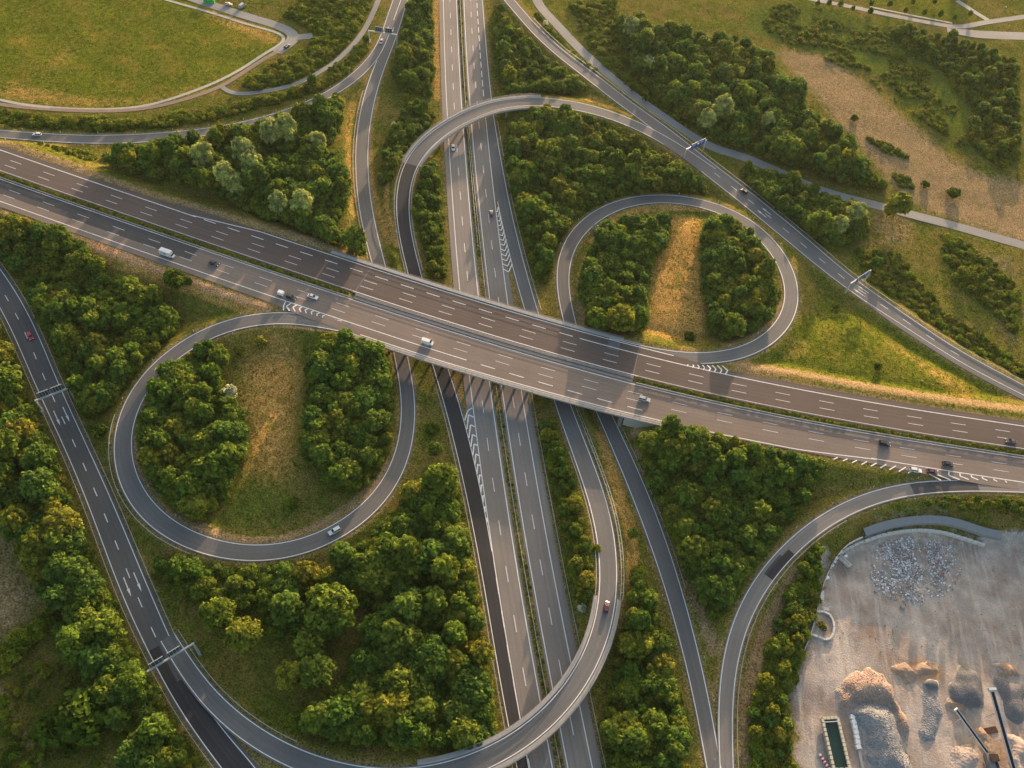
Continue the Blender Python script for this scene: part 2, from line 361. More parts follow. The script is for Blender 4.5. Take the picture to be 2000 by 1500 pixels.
LSW = Road([(783,0),(771,33),(757,72),(744,100),(731,127),(716,173),(704,213),(697,256),(694.7,301),(696,346.7),(699,395),(705,433),(725,505),(752,610),(780,740),(786.7,780),(785,828),(774.7,889),(753,937),(713,985),(633,1038.7),(566.7,1062.7),(500,1071.5),(426.7,1060),(360,1033),(306.7,996),(274.7,953),(257,916),(250.7,878.7),(253,838.7),(269,790.7),(297,744),(333,708),(400,662.7),(453,642.7),(520,629.5),(560,629),(614.7,637.3),(680,650)][::-1],
           [(796,0),(785,35),(774.7,69),(756,120),(737,170.7),(726.7,221),(720,266.7),(717,306.7),(720,360),(725,395),(732,433),(750.7,516),(778,615),(805,740),(812,793),(809,854.7),(793,916),(766.7,966.7),(726.7,1012),(660,1060),(580,1089),(500,1099.5),(413,1089),(346.7,1068),(288,1030.7),(248,985),(226.7,934.7),(218.7,878.7),(224,828),(240,785),(266.7,742.7),(306.7,700),(373,652),(440,622.7),(510,609),(562,607),(625,614),(684,631)][::-1],
           [(682,640,HB),(620,627,HB),(520,619,HB-.1),(240,860,3.6),(500,1085,1.6),(760,950,0.6),(800,780,0.1),(735,515,0.0),(710,300,0.0),(775,0,0.0)], sig=5, ext=(0, 60), dz=0.012)
LNE = Road([(1190,661),(1221,666.7),(1266.7,678.7),(1333,689),(1386.7,690.7),(1440,682.7),(1480,665),(1512,638.7),(1530.7,612),(1537,577),(1532,540),(1512,500),(1480,464),(1452,438),(1413,417),(1360,400),(1301,393.3),(1240,397.3),(1192,414.7),(1144,452),(1114.7,497),(1108,545),(1113,590),(1124,630.7),(1156,730),(1197,817),(1234.7,892),(1280,996),(1321,1120),(1346.7,1206.7),(1373,1313),(1386.7,1374.7),(1408,1500)],
           [(1186,679),(1218,687),(1262,698),(1318,710),(1373,713),(1426.7,707.5),(1480,691.5),(1522.7,664),(1551,625),(1562.7,590),(1559,556),(1541,505),(1512,464),(1478,435),(1426.7,406.7),(1370,388),(1312,380),(1226.7,385),(1160,410),(1114.7,447),(1090.7,497),(1086.7,545),(1090,585),(1100,624),(1129,720),(1168,809),(1197,878.7),(1234.7,972),(1291,1120),(1320,1220),(1344,1313),(1362.7,1401),(1381,1500)],
           [(1190,670,HB),(1330,700,HB),(1400,702,HB-.2),(1550,590,5.0),(1330,388,2.6),(1110,500,0.8),(1112,625,0.1),(1200,850,0.0),(1390,1500,0.0)], sig=5, ext=(0, 60), dz=0.012)
LR = Road([(2000,961),(1880,958.7),(1773,966.7),(1680,993),(1600,1038.7),(1546.7,1086.7),(1512,1128),(1480,1174.7),(1453,1233),(1437,1300),(1429,1366.7),(1428,1433),(1432,1500)],
          [(2000,944),(1906.7,937),(1800,938.7),(1720,953),(1640,984),(1573,1025),(1520,1073),(1485,1112),(1453,1161),(1426.7,1222.7),(1410.7,1281),(1402.7,1358.7),(1402.7,1433),(1406.7,1500)],
          [(2000,952,HB),(1850,948,HB-.1),(1540,1080,3.6),(1410,1400,0.2),(1418,1500,0.0)], sig=5, ext=(60, 60), dz=0.016)
FL = Road([(-45,470),(0,524),(64,628),(112,747),(149.3,828),(197.3,932),(258.7,1073.3),(306.7,1188),(328,1232),(350,1290),(374,1345),(405,1395),(440,1442.7),(493,1500)],
          [(-90,480),(-50,525),(0,597.3),(70,753),(133.3,889.3),(173.3,985.3),(221.3,1120),(248,1190.7),(293.3,1281.3),(322,1338),(360,1398.7),(394,1445),(437.3,1500)],
          [(0, 560, 0.4), (460, 1500, 0.0)], sig=6, ext=(40, 50), wsig=10, dz=0.02)
UL = Road([(783,0),(771,33),(757,72),(734.7,122.7),(708,149),(670.7,178.7),(633,197),(580,217),(500,243),(400,266.7),(266.7,279),(160,280),(53,273),(0,268)],
          [(768,0),(757,30),(748,61),(737,90),(713,120),(681,149),(644,176),(593,202.7),(512,231),(400,250.7),(293,261),(186.7,265),(80,261),(0,254.7)],
          [(775,20,0.0),(0,260,0.6)], sig=5, ext=(60, 80), dz=0.022)
RD = Road([(1004,0),(1029,29.3),(1069,72),(1120,114.7),(1176,154.7),(1232,200),(1301,248),(1349,285),(1400,326),(1453,365),(1480,388),(1573,462.7),(1661,540),(1746.7,598.7),(1853,673),(2000,753)],
          [(985,0),(1000,17),(1032,56),(1082.7,104),(1144,152),(1197,194.7),(1234.7,221.3),(1290,263),(1333,304),(1384,346.7),(1426.7,378.7),(1480,422.7),(1546.7,478.7),(1640,553),(1677,581),(1773,641),(1880,710.7),(2000,772)],
          [(995,0,1.0),(1340,295,2.2),(2000,762,3.0)], sig=5, ext=(80, 60), wsig=8, dz=0.018)
ROADS = dict(EW=EW, NSW=NSW, NSE=NSE, RE=RE, RW=RW, LSW=LSW, LNE=LNE, LR=LR, FL=FL, UL=UL, RD=RD)
# paved margins beyond the painted edge lines
NSW.pad('R', [(0, 2.6), (NSW.S(930, 800), 2.6), (NSW.S(945, 960), 0.6), (NSW.len, 0.6)]); NSW.pad('L', [(0, 0.9), (1, 0.9)])
NSE.pad('L', [(0, 0.3), (NSE.S(950, 420), 0.3), (NSE.S(965, 520), 2.2), (NSE.S(1005, 700), 2.9), (NSE.len, 2.9)]); NSE.pad('R', [(0, 0.9), (1, 0.9)])
RE.pad('L', [(0, 0.5), (RE.S(985, 420), 0.5), (RE.S(1035, 600), 0.7), (RE.len, 0.6)])
RD.pad('R', [(0, 0.6), (RD.S(1677, 570), 0.6), (RD.S(1760, 615), 2.6), (RD.len, 3.2)]); RD.pad('L', [(0, 0.7), (1, 0.7)])
FL.pad('L', [(0, 0.9), (1, 0.9)]); FL.pad('R', [(0, 0.8), (1, 0.8)])
se = EW.S
def knots(k): return lambda q: np.interp(q, [a for a, b in k], [b for a, b in k])
HM = 2.35
A_OUT = knots([(0, HM+14.3), (se(250,430), HM+14.1), (se(370,470), HM+16.0), (se(640,565), HM+16.3), (se(1290,745), HM+16.0), (se(1400,775), HM+13.6), (se(1500,797), HM+14.4), (EW.len, HM+14.2)])
B_OUT = knots([(0, HM+14.6), (se(420,480), HM+14.4), (se(560,535), HM+15.0), (se(650,565), HM+16.6), (se(870,636), HM+16.6), (se(1270,755), HM+15.3), (se(1560,812), HM+14.6), (se(1680,835), HM+14.0), (se(1900,868), HM+15.5), (EW.len, HM+15.5)])
def ew_pts(q, off, dz=0.0): return EW.pts(q, 0.0, off, dz)
qs = EW.s
A_surf = strip(ew_pts(qs, 1.55), ew_pts(qs, A_OUT(qs)), 'motorway_carriageway', M['asphalt_ewn'], None, 0.5)
tag(A_surf, 'far westbound carriageway of the wide motorway crossing on the bridge', kind='structure')
B_surf = strip(ew_pts(qs, -B_OUT(qs)), ew_pts(qs, -1.55), 'motorway_carriageway', M['asphalt_ew'], None, 0.5)
tag(B_surf, 'near eastbound carriageway of the wide motorway crossing on the bridge', kind='structure')
surface(NSW, 'motorway_carriageway', M['asphalt_ns'], 'left carriageway of the motorway passing under the bridge')
surface(NSE, 'motorway_carriageway', M['asphalt_ns'], 'right carriageway of the motorway passing under the bridge')
surface(RE, 'slip_road', M['asphalt'], 'slip road from the lower motorway over the curved bridge at the bottom')
surface(RW, 'slip_road', M['asphalt'], 'slip road over the curved bridge at the top, ending in dark asphalt')
surface(LSW, 'slip_road', M['asphalt'], 'slip road ending in the loop on the left')
surface(LNE, 'slip_road', M['asphalt'], 'slip road starting with the loop on the right')
surface(LR, 'slip_road', M['asphalt_ns'], 'slip road curving round the gravel yard')
surface(FL, 'road', M['asphalt_fl'], 'two-lane road with guardrails down the left side')
surface(UL, 'slip_road', M['asphalt'], 'slip road curving below the field at top left')
surface(RD, 'road', M['asphalt'], 'straight two-lane slip road with blue sign gantries on the right')

# ---- painted lines
def ewline(par, s0, s1, off, w=0.30, mat='paint', name='edge_line'):
    q = srange(s0, s1, 2.5)
    f = off if callable(off) else (lambda x: np.full_like(x, off))
    return strip(ew_pts(q, f(q) - w / 2, 0.03), ew_pts(q, f(q) + w / 2, 0.03), name, M[mat], par)
def ewdash(par, s0, s1, off, on, per, w=0.22, mat='paint'):
    s = s0
    while s + on < s1:
        q = np.linspace(s, s + on, 3); strip(ew_pts(q, off - w / 2, 0.03), ew_pts(q, off + w / 2, 0.03), 'lane_dash', M[mat], par); s += per
E0, E1 = 0.0, EW.len
ewline(A_surf, E0, E1, HM, 0.34)
ewline(A_surf, E0, se(350, 455), HM + 11.5, 0.36)
ewline(A_surf, se(345, 455), se(1310, 750), knots([(se(345, 455), HM + 11.7), (se(470, 500), HM + 15.3), (se(1240, 735), HM + 15.3), (se(1310, 750), HM + 15.2)]), 0.36)
ewline(A_surf, se(1120, 705), E1, HM + 11.5, 0.36)
ph = se(925, 660)
for off in (3.9, 7.55): ewdash(A_surf, ph % 18, E1, HM + off, 6, 18, 0.2)
ewdash(A_surf, se(366, 465), se(1110, 705), HM + 11.55, 6, 12, 0.32)
ewline(B_surf, E0, E1, -HM, 0.30)
ewline(B_surf, E0, se(930, 655), -HM - 11.7, 0.36)
ewline(B_surf, se(1690, 838), E1, -HM - 11.6, 0.36)
ewline(B_surf, se(745, 595), se(1700, 840), knots([(se(745, 595), -HM - 15.9), (se(900, 645), -HM - 15.9), (se(1270, 755), -HM - 14.6), (se(1560, 812), -HM - 13.9), (se(1700, 840), -HM - 11.8)]), 0.36)
for off in (4.1, 7.75): ewdash(B_surf, (se(880, 640) + 5) % 18, E1, -HM - off, 6, 18, 0.18, 'paint')
ewdash(B_surf, se(960, 668), se(1290, 760), -HM - 11.7, 6, 12, 0.32)
for r in (NSW, NSE):
    line(r, 0, r.len, -1, 0, 0.3)
    if r is NSW: line(r, 0, r.len, 1, 0, 0.34)
dashes(NSW, 0, NSW.len, 0, 0, 6, 18, (NSW.S(890, 484) - 3) % 18, 0.24)
dashes(NSE, 0, NSE.len, 0, 0, 6, 18, (NSE.S(1026, 934) - 3) % 18, 0.24)
dashes(NSE, 0, NSE.S(946, 205), 1, 0, 6, 9, 3, 0.34)
line(NSE, NSE.S(946, 215), NSE.len, 1, 0, 0.3)
line(RE, 0, RE.len, 1, 0, 0.26); line(RE, RE.S(967, 395), RE.S(440, 1402), -1, 0, 0.26)
line(RE, RE.S(440, 1402), RE.len, -1, 0, 0.26)
line(RW, RW.S(1300, 275), RW.S(960, 1075), 1, 0, 0.26); line(RW, 0, RW.len, -1, 0, 0.26)
dashes(RW, RW.S(970, 1130), RW.len, 1, 0, 6, 12, 0, 0.3)
line(LSW, 0, LSW.len, 1, 0, 0.26); line(LSW, LSW.S(665, 630), LSW.S(742, 130), -1, 0, 0.26); line(LSW, LSW.S(742, 130), LSW.len, -1, 0, 0.26)
line(LNE, LNE.S(1180, 662), LNE.len, 1, 0, 0.26); line(LNE, LNE.S(1335, 700), LNE.len, -1, 0, 0.26)
line(LR, 0, LR.len, 1, 0, 0.26); line(LR, LR.S(1960, 950), LR.len, -1, 0, 0.26)
line(FL, 0, FL.S(320, 1260), 1, 0, 0.26); line(FL, FL.S(350, 1330), FL.len, 1, 0, 0.26); line(FL, 0, FL.len, -1, 0, 0.26)
dashes(FL, 0, FL.S(326, 1300), 0, 0, 4, 12, (FL.S(140, 865) - 2) % 12, 0.3)
line(UL, UL.S(750, 110), UL.len, 1, 0, 0.24); line(UL, 0, UL.len, -1, 0, 0.24)
dashes(UL, 0, UL.S(762, 50), 1, 0, 4, 12, 2, 0.3); line(UL, UL.S(760, 60), UL.S(745, 110), 1, 0, 0.3)
line(RD, 0, RD.len, 1, 0, 0.26); line(RD, 0, RD.len, -1, 0, 0.26)
dashes(RD, RD.S(1390, 335), RD.S(1880, 700), 0, 0, 4, 12, 2, 0.26)

# ------------------------------------------------------------------ terrain
EWA = se(700, 570); EWB = se(1222, 750)            # bridge joints of the wide motorway
BR = {'EW': (EWA, EWB), 'RE': (RE.S(1188, 1190), RE.S(838, 1520)), 'RW': (RW.S(1040, 197), RW.S(800, 305))}
gx = np.concatenate([[-4000, -2500, -1500, -900, -600, -470], np.arange(-380, 400.1, 1.6), [480, 620, 900, 1500, 2500, 4000]])
gy = np.concatenate([[-3000, -1500, -700, -300, -120, -40], np.arange(10, 690.1, 1.6), [760, 900, 1200, 1800, 3000, 5000]])
GX, GY = np.meshgrid(gx, gy, indexing='ij')
def vnoise(X, Y, sc, seed):
    r = np.random.default_rng(seed); T = r.random((64, 64)); x = X / sc; y = Y / sc
    i = np.floor(x).astype(int); j = np.floor(y).astype(int); fx = x - i; fy = y - j; fx = fx*fx*(3-2*fx); fy = fy*fy*(3-2*fy)
    g = lambda a, b: T[a % 64, b % 64]
    return (g(i, j)*(1-fx)+g(i+1, j)*fx)*(1-fy)+(g(i, j+1)*(1-fx)+g(i+1, j+1)*fx)*fy
def road_samples():
    for nm, r in ROADS.items():
        b = BR.get(nm)
        for k in range(0, len(r.s)):
            on = b is not None and b[0] - 1 < r.s[k] < b[1] + 1
            if nm == 'EW':
                ao, bo = float(A_OUT(r.s[k])), float(B_OUT(r.s[k]))
                for o in np.linspace(-bo + 3, ao - 3, 9):
                    c = r.c[k].copy(); c[:2] += r.n[k] * o; yield c, 3.0, on, 4.6
            else:
                c = r.c[k].copy(); c[:2] += r.n[k] * (r.padL[k] - r.padR[k]) / 2
                yield c, r.hw[k] + (r.padL[k] + r.padR[k]) / 2, on, 1.6
SAMP = list(road_samples())
TZ = np.full(GX.shape, -1e3); RDIST = np.full(GX.shape, 60.0); LOW = np.full(GX.shape, 1e3); DECKD = np.full(GX.shape, 60.0)
def window(c, rad):
    i0, i1 = np.searchsorted(gx, [c[0] - rad, c[0] + rad]); j0, j1 = np.searchsorted(gy, [c[1] - rad, c[1] + rad])
    return slice(i0, i1), slice(j0, j1)
for c, hw, on, sho in SAMP:
    w = window(c, hw + 24); d = np.hypot(GX[w] - c[0], GY[w] - c[1]) - hw
    DECKD[w] = np.minimum(DECKD[w], d)
    if not on:
        RDIST[w] = np.minimum(RDIST[w], d)
        TZ[w] = np.maximum(TZ[w], c[2] - 0.14 - np.maximum(0, d - sho) * 0.5)
        LOW[w] = np.minimum(LOW[w], c[2] - 0.14 + np.maximum(0, d - 1.2) * 0.75)
BASE = 0.9 * (vnoise(GX, GY, 37, 1) - 0.5) + 0.5 * (vnoise(GX, GY, 13, 2) - 0.5) - 0.35
BASE = BASE * np.clip((RDIST - 1) / 8, 0, 1) - 0.15
def inpoly(X, Y, Q):
    c = np.zeros(X.shape, bool); n = len(Q)
    for i in range(n):
        x0, y0 = Q[i]; x1, y1 = Q[(i + 1) % n]
        if y0 == y1: continue
        c ^= ((y0 > Y) != (y1 > Y)) & (X < (x1 - x0) * (Y - y0) / (y1 - y0) + x0)
    return c
def blur(a, n):
    for _ in range(2):
        for ax in (0, 1):
            k = np.ones(2 * n + 1) / (2 * n + 1)
            a = np.apply_along_axis(lambda v: np.convolve(np.pad(v, n, 'edge'), k, 'valid'), ax, a)
    return a
# higher ground: beside the motorway on the left, inside the right loop, a little inside the left loop
for poly, h in (([(-150,240),(0,285),(200,300),(520,245),(660,200),(680,330),(700,470),(520,430),(300,370),(0,270),(-200,220)], 5.5), ([(1140,560),(1150,480),(1230,415),(1330,410),(1430,430),(1500,500),(1520,570),(1490,630),(1400,670),(1230,655),(1150,630)], 4.6), ([(300,760),(380,690),(500,650),(660,660),(740,720),(740,850),(640,960),(480,1010),(340,950)], 2.6), ([(1540,640),(1660,600),(1800,690),(2050,820),(1760,790),(1480,730)], 5.2)):
    BASE = BASE + blur(inpoly(GX, GY, PP(poly, h)).astype(float), 5) * h
TZ = np.minimum(np.maximum(TZ, BASE), LOW)
# ---- ground cover: what grows where (outlines on the ground)
COV = {k: np.zeros(GX.shape) for k in ('dry', 'soil', 'lush', 'bare', 'floor', 'field', 'orange')}
def paint(kind, poly, v=1.0, soft=2, z=0.5, grow=False):
    Q = PP(poly, z); m = inpoly(GX, GY, Q) * v
    pad = 4 * soft + 4
    i0, i1 = np.searchsorted(gx, [Q[:, 0].min(), Q[:, 0].max()]); j0, j1 = np.searchsorted(gy, [Q[:, 1].min(), Q[:, 1].max()])
    w = (slice(max(0, i0 - pad), i1 + pad), slice(max(0, j0 - pad), j1 + pad))
    b = blur(m[w].astype(float), soft)
    COV[kind][w] = np.maximum(COV[kind][w], b)
def paint_line(kind, pts, width, v=1.0, z=0.5):
    Q = catmull(PP(pts, z)); Q = resamp(Q, int(arclen(Q)[-1]) + 2)
    for q in Q:
        w = window(q, width * 1.6 + 2); d = np.hypot(GX[w] - q[0], GY[w] - q[1])
        COV[kind][w] = np.maximum(COV[kind][w], v * np.clip((width * 1.5 - d) / width, 0, 1))
# brown mown verge beside the roads, then rougher grass
COV['soil'] = np.maximum(COV['soil'], 0.50 * np.clip((3.0 - RDIST) / 2.0, 0, 1) * (RDIST > -3))
paint('field', [(-300,-20),(300,-20),(380,0),(450,25),(555,70),(540,95),(450,150),(380,185),(260,208),(100,205),(0,195),(-300,150)], 1.0, 2)
paint('dry', [(340,-5),(450,20),(555,68),(540,90),(470,60),(400,25)], 0.8, 3)
paint('dry', [(0,150),(120,180),(260,190),(380,165),(430,140),(400,178),(260,205),(100,203),(0,192)], 0.72, 3)
paint('dry', [(70,120),(150,60),(160,90),(110,160)], 0.45, 3)
paint('dry', [(130,20),(175,30),(150,100),(120,80)], 0.4, 4)
paint('dry', [(470,680),(560,650),(590,700),(585,800),(580,900),(560,960),(500,940),(490,860),(470,760)], 0.85, 4, 2)
paint('lush', [(470,920),(560,960),(640,960),(640,1010),(540,1045),(440,1010)], 0.7, 4, 2)
paint('field', [(430,660),(600,650),(600,700),(520,690),(450,700)], 0.8, 3, 3)
paint('dry', [(1310,420),(1370,420),(1375,470),(1380,560),(1385,650),(1340,672),(1250,660),(1262,590),(1275,510),(1300,470)], 0.82, 2, 3)
paint('soil', [(1560,95),(1510,90),(1540,130),(1600,190),(1660,262),(1720,330),(1790,400),(1900,440),(2100,500),(2100,370),(2000,350),(1880,325),(1820,270),(1740,205),(1680,150),(1620,110)], 1.0, 4)
paint('dry', [(1600,120),(1700,180),(1820,290),(1870,340),(1960,380),(1900,400),(1800,350),(1700,250)], 0.6, 5)
paint('soil', [(1690,395),(1790,415),(1800,470),(1740,490),(1700,450)], 0.6, 3)
paint('soil', [(1890,470),(1990,500),(1990,690),(1960,690),(1940,560)], 0.6, 3)
paint('lush', [(1440,20),(1560,-10),(1760,60),(1990,150),(1990,330),(1900,300),(1820,240),(1700,140),(1560,85),(1480,70)], 0.9, 3)
paint('field', [(1640,-40),(1700,5),(1760,12),(1830,40),(1900,35),(1880,-10),(1860,-40)], 1.0, 1)
paint('field', [(1560,620),(1660,590),(1760,650),(1880,720),(2000,790),(1800,790),(1640,760),(1480,720)], 0.9, 3, 2)
paint('dry', [(1700,640),(1780,690),(1900,760),(1960,790),(1840,760),(1740,690)], 0.8, 3, 2)
paint('dry', [(1490,690),(1560,640),(1600,690),(1540,720)], 0.5, 3, 3)
paint('dry', [(1560,640),(1660,600),(1760,660),(1900,750),(1760,750),(1640,730),(1560,700)], 0.3, 6, 3)
paint_line('soil', [(1440,722),(1560,735),(1700,762),(1850,785),(2010,805)], 3.2, 0.9, 5)
paint_line('dry', [(0,430),(100,455),(200,490),(300,535),(400,575),(520,608)], 2.6, 1.0, 5.5)
paint_line('orange', [(0,423),(100,452),(200,485),(300,525),(360,552),(430,580),(520,602)], 1.3, 0.75, 6)
paint_line('soil', [(0,283),(120,320),(240,365),(380,410),(520,448),(640,480)], 2.2, 0.7, 6)
paint_line('soil', [(285,790),(268,850),(275,920),(310,975),(380,1020),(460,1050),(540,1050),(640,1010),(710,960),(755,900)], 2.2, 0.85, 2.5)
paint_line('soil', [(1150,500),(1135,560),(1140,630)], 2.2, 0.8, 1)
paint_line('dry', [(1160,470),(1200,430),(1260,408),(1330,405),(1400,412)], 2.4, 0.9, 2)
paint_line('soil', [(1420,680),(1480,650),(1510,625),(1525,590)], 1.5, 0.7, 5)
paint_line('orange', [(560,640),(620,648),(670,655)], 1.2, 0.6, 6.5)
paint_line('soil', [(1240,850),(1280,960),(1330,1080),(1370,1190),(1395,1270)], 2.4, 0.8)
paint_line('soil', [(1560,1120),(1520,1190),(1480,1290),(1465,1400),(1470,1500)], 3.2, 0.85, 1)
paint_line('dry', [(1175,850),(1200,930),(1225,1020),(1232,1080),(1240,1200)], 3.0, 0.75, 1)
paint_line('dry', [(1100,120),(1170,170),(1230,215),(1330,280)], 1.6, 0.9, 1)
paint('dry', [(1150,175),(1185,195),(1240,232),(1215,225),(1140,195)], 1.0, 1, 2)
paint_line('dry', [(853,0),(852,100),(855,190)], 2.2, 0.9)
paint_line('dry', [(735,190),(722,240),(720,300),(730,380),(760,470)], 2.2, 0.7)
paint_line('dry', [(690,200),(680,260),(685,330),(690,420)], 2.4, 0.5)
paint_line('dry', [(762,330),(755,400),(775,480)], 1.5, 0.8, 1)
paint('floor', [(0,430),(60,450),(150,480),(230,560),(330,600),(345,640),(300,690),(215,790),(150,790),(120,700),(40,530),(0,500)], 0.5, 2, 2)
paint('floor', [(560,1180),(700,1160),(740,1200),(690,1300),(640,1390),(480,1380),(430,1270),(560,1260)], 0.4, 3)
paint('dry', [(385,1180),(440,1230),(520,1350),(560,1440),(480,1390),(390,1280),(330,1180)], 0.35, 3)
paint('lush', [(470,1240),(560,1260),(560,1310),(480,1320)], 0.9, 3)
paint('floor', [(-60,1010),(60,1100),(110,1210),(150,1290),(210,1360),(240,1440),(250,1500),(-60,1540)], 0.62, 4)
paint('soil', [(-60,1020),(40,1100),(85,1190),(0,1260),(-60,1280)], 0.7, 3)
paint('soil', [(55,1270),(80,1260),(110,1320),(100,1370),(60,1370)], 0.45, 3)
paint_line('soil', [(-10,1330),(30,1400),(60,1460),(80,1510)], 1.5, 0.5)
paint_line('soil', [(-10,1040),(20,1090),(60,1160)], 6, 0.5)
paint('bare', [(1640,1080),(1700,1045),(1790,1035),(1900,1052),(2000,1055),(2300,1060),(2300,1600),(1600,1600),(1565,1440),(1545,1370),(1570,1290),(1590,1210),(1605,1120)], 1.0, 1)
paint('bare', [(1640,1080),(1700,1010),(1790,990),(1850,1010),(1960,1040),(2000,1055),(1800,1045)], 0.45, 3, 1)
paint_line('bare', [(1605,1085),(1585,1150),(1570,1230)], 3, 0.7)
paint_line('bare', [(2000,1062),(1940,1062),(1890,1085),(1840,1130)], 4, 1.0)
paint('orange', [(1745,1290),(1800,1285),(1850,1300),(1860,1330),(1820,1325),(1780,1335),(1750,1310)], 0.9, 1)
paint('orange', [(1950,1290),(2000,1290),(2000,1315),(1970,1315)], 0.8, 1)
paint('orange', [(1590,1370),(1625,1350),(1640,1390),(1610,1400)], 0.5, 2)
paint('orange', [(1870,1410),(2000,1420),(2000,1520),(1870,1520),(1850,1460)], 0.55, 3)
paint('orange', [(1590,1460),(1605,1520),(1580,1520),(1568,1440)], 0.5, 2)
paint_line('soil', [(1555,1400),(1585,1330),(1650,1270),(1760,1235),(1900,1225),(2010,1230)], 2.0, 0.45)
paint_line('soil', [(1560,1420),(1600,1345),(1680,1285),(1790,1255),(1920,1250),(2010,1262)], 1.6, 0.42)
paint_line('bare', [(1575,1470),(1600,1500),(1620,1540)], 4, 1.0)
paint('soil', [(1635,1262),(1665,1262),(1670,1275),(1640,1278)], 0.75, 1); paint('soil', [(1590,1345),(1625,1325),(1612,1352),(1592,1362)], 0.75, 1); paint('soil', [(1598,1290),(1612,1283),(1610,1298)], 0.7, 1)
paint('soil', [(1700,1262),(1745,1258),(1748,1275),(1712,1280)], 0.7, 1); paint('lush', [(1940,1085),(1970,1082),(1965,1092),(1945,1092)], 0.6, 1)
def paint_world(kind, Q, width, v=1.0):
    for q in Q:
        w = window(q, width * 1.6 + 2); d = np.hypot(GX[w] - q[0], GY[w] - q[1])
        COV[kind][w] = np.maximum(COV[kind][w], v * np.clip((width * 1.5 - d) / width, 0, 1))
qv = np.arange(0, se(575, 540), 1.5)
paint_world('orange', ew_pts(qv, -B_OUT(qv) - 3.2), 1.9, 0.95); paint_world('dry', ew_pts(qv, -B_OUT(qv) - 6.0), 3.0, 0.8)
qv = np.arange(0, EWA - 6, 1.5); paint_world('soil', ew_pts(qv, A_OUT(qv) + 2.6), 1.8, 0.8)
NX, NY = GX.shape
TERRAIN_EXTRA = []
idx = np.arange(NX * NY).reshape(NX, NY)
F = np.stack([idx[:-1, :-1], idx[1:, :-1], idx[1:, 1:], idx[:-1, 1:]], -1).reshape(-1, 4)
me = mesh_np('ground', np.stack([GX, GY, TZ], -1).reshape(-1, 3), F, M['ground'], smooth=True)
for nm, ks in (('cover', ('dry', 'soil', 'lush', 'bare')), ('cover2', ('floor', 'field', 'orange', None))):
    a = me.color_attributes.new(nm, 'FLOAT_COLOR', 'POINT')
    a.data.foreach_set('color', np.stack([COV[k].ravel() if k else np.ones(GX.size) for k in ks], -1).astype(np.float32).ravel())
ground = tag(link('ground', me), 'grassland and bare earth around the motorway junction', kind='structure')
def height(x, y):
    i = np.clip(np.searchsorted(gx, x) - 1, 0, NX - 2); j = np.clip(np.searchsorted(gy, y) - 1, 0, NY - 2)
    fx = (x - gx[i]) / (gx[i+1] - gx[i]); fy = (y - gy[j]) / (gy[j+1] - gy[j])
    return (TZ[i, j]*(1-fx)+TZ[i+1, j]*fx)*(1-fy)+(TZ[i, j+1]*(1-fx)+TZ[i+1, j+1]*fx)*fy
def grid_at(G, x, y):
    i = np.clip(np.searchsorted(gx, x), 0, NX - 1); j = np.clip(np.searchsorted(gy, y), 0, NY - 1); return G[i, j]
# ------------------------------------------------------------------ service roads and paths
class Path(Road):
    def __init__(s, pts, width, z=0.0, dz=0.05):
        c = catmull(PP(pts, z)); c = resamp(c, max(4, int(arclen(c)[-1] / 2.0))); c = gsmooth(c, 2)
        zz = gsmooth(np.array([float(np.max([height(x + a, y + b) for a in (-1.5, 0, 1.5) for b in (-1.5, 0, 1.5)])) for x, y in c]), 2)
        s.c = np.column_stack([c, zz + 0.06]); s.hw = np.full(len(c), width / 2); s.dz = dz; s.fin()
        s.padL[:] = 0; s.padR[:] = 0
def path(pts, w, name, mat, label, z=0.0):
    r = Path(pts, w, z); surface(r, name, M[mat], label); return r
M['ditch'] = flat('pale_gravel_strip', (0.42, 0.40, 0.34), 0.95, 0.1, 0, 0.3, 0.6)
M['dirt'] = flat('dirt_track', (0.27, 0.20, 0.15), 0.95, 0.1, 0, 0.3, 0.5)
M['service'] = asphalt('service_asphalt', (0.27, 0.265, 0.25), 0.2)
p1 = path([(-60,178),(0,194),(60,205),(180,212),(260,208),(330,194),(430,156),(520,102),(556,78),(552,66),(500,50),(420,25),(330,0),(290,-12)], 1.8, 'gravel_strip', 'ditch', 'pale gravel strip edging the green field')
p2 = path([(-60,190),(0,203),(100,212),(220,215),(320,204),(400,181),(440,163),(500,124),(545,98)], 2.6, 'dirt_track', 'dirt', 'dirt track beside the gravel strip of the green field')
p3 = path([(430,166),(440,175),(465,184),(500,181),(560,170),(600,153),(650,122),(690,85),(715,50),(735,10),(742,-10)], 3.0, 'service_road', 'service', 'narrow service road curving up to the top left of the slip road')
p4 = path([(540,102),(575,72),(560,55),(500,35),(420,10),(360,-10)], 6.5, 'service_road', 'service', 'wide grey service road by the corner of the green field')
p5 = path([(575,72),(610,68)], 5.5, 'service_road', 'service', 'short stub of grey service road ending at the bushes', )
p6 = path([(1045,-10),(1058,15),(1090,50),(1130,92),(1180,138),(1240,190),(1300,232),(1350,265),(1400,290),(1450,305),(1500,325),(1560,352),(1620,375),(1700,396),(1790,420),(1880,445),(2010,482),(2060,500)], 6.2, 'service_road', 'service', 'pale grey service road running down beside the slip road on the right')
p7 = path([(1560,-8),(1640,8),(1700,20),(1800,40),(1870,52),(1930,42),(2010,30)], 4.6, 'road', 'service', 'road along the lawn at top right')
p8 = path([(1850,55),(1900,65),(1960,68),(2010,70)], 9.0, 'yard', 'service', 'paved yard at the top right corner')
p9 = path([(1700,12),(1800,32),(1860,45)], 1.6, 'footpath', 'ditch', 'narrow footpath along the edge of the lawn')
p10 = path([(1870,0),(1900,20),(1930,38)], 4.0, 'footpath', 'ditch', 'pale path by the house corner at top right')

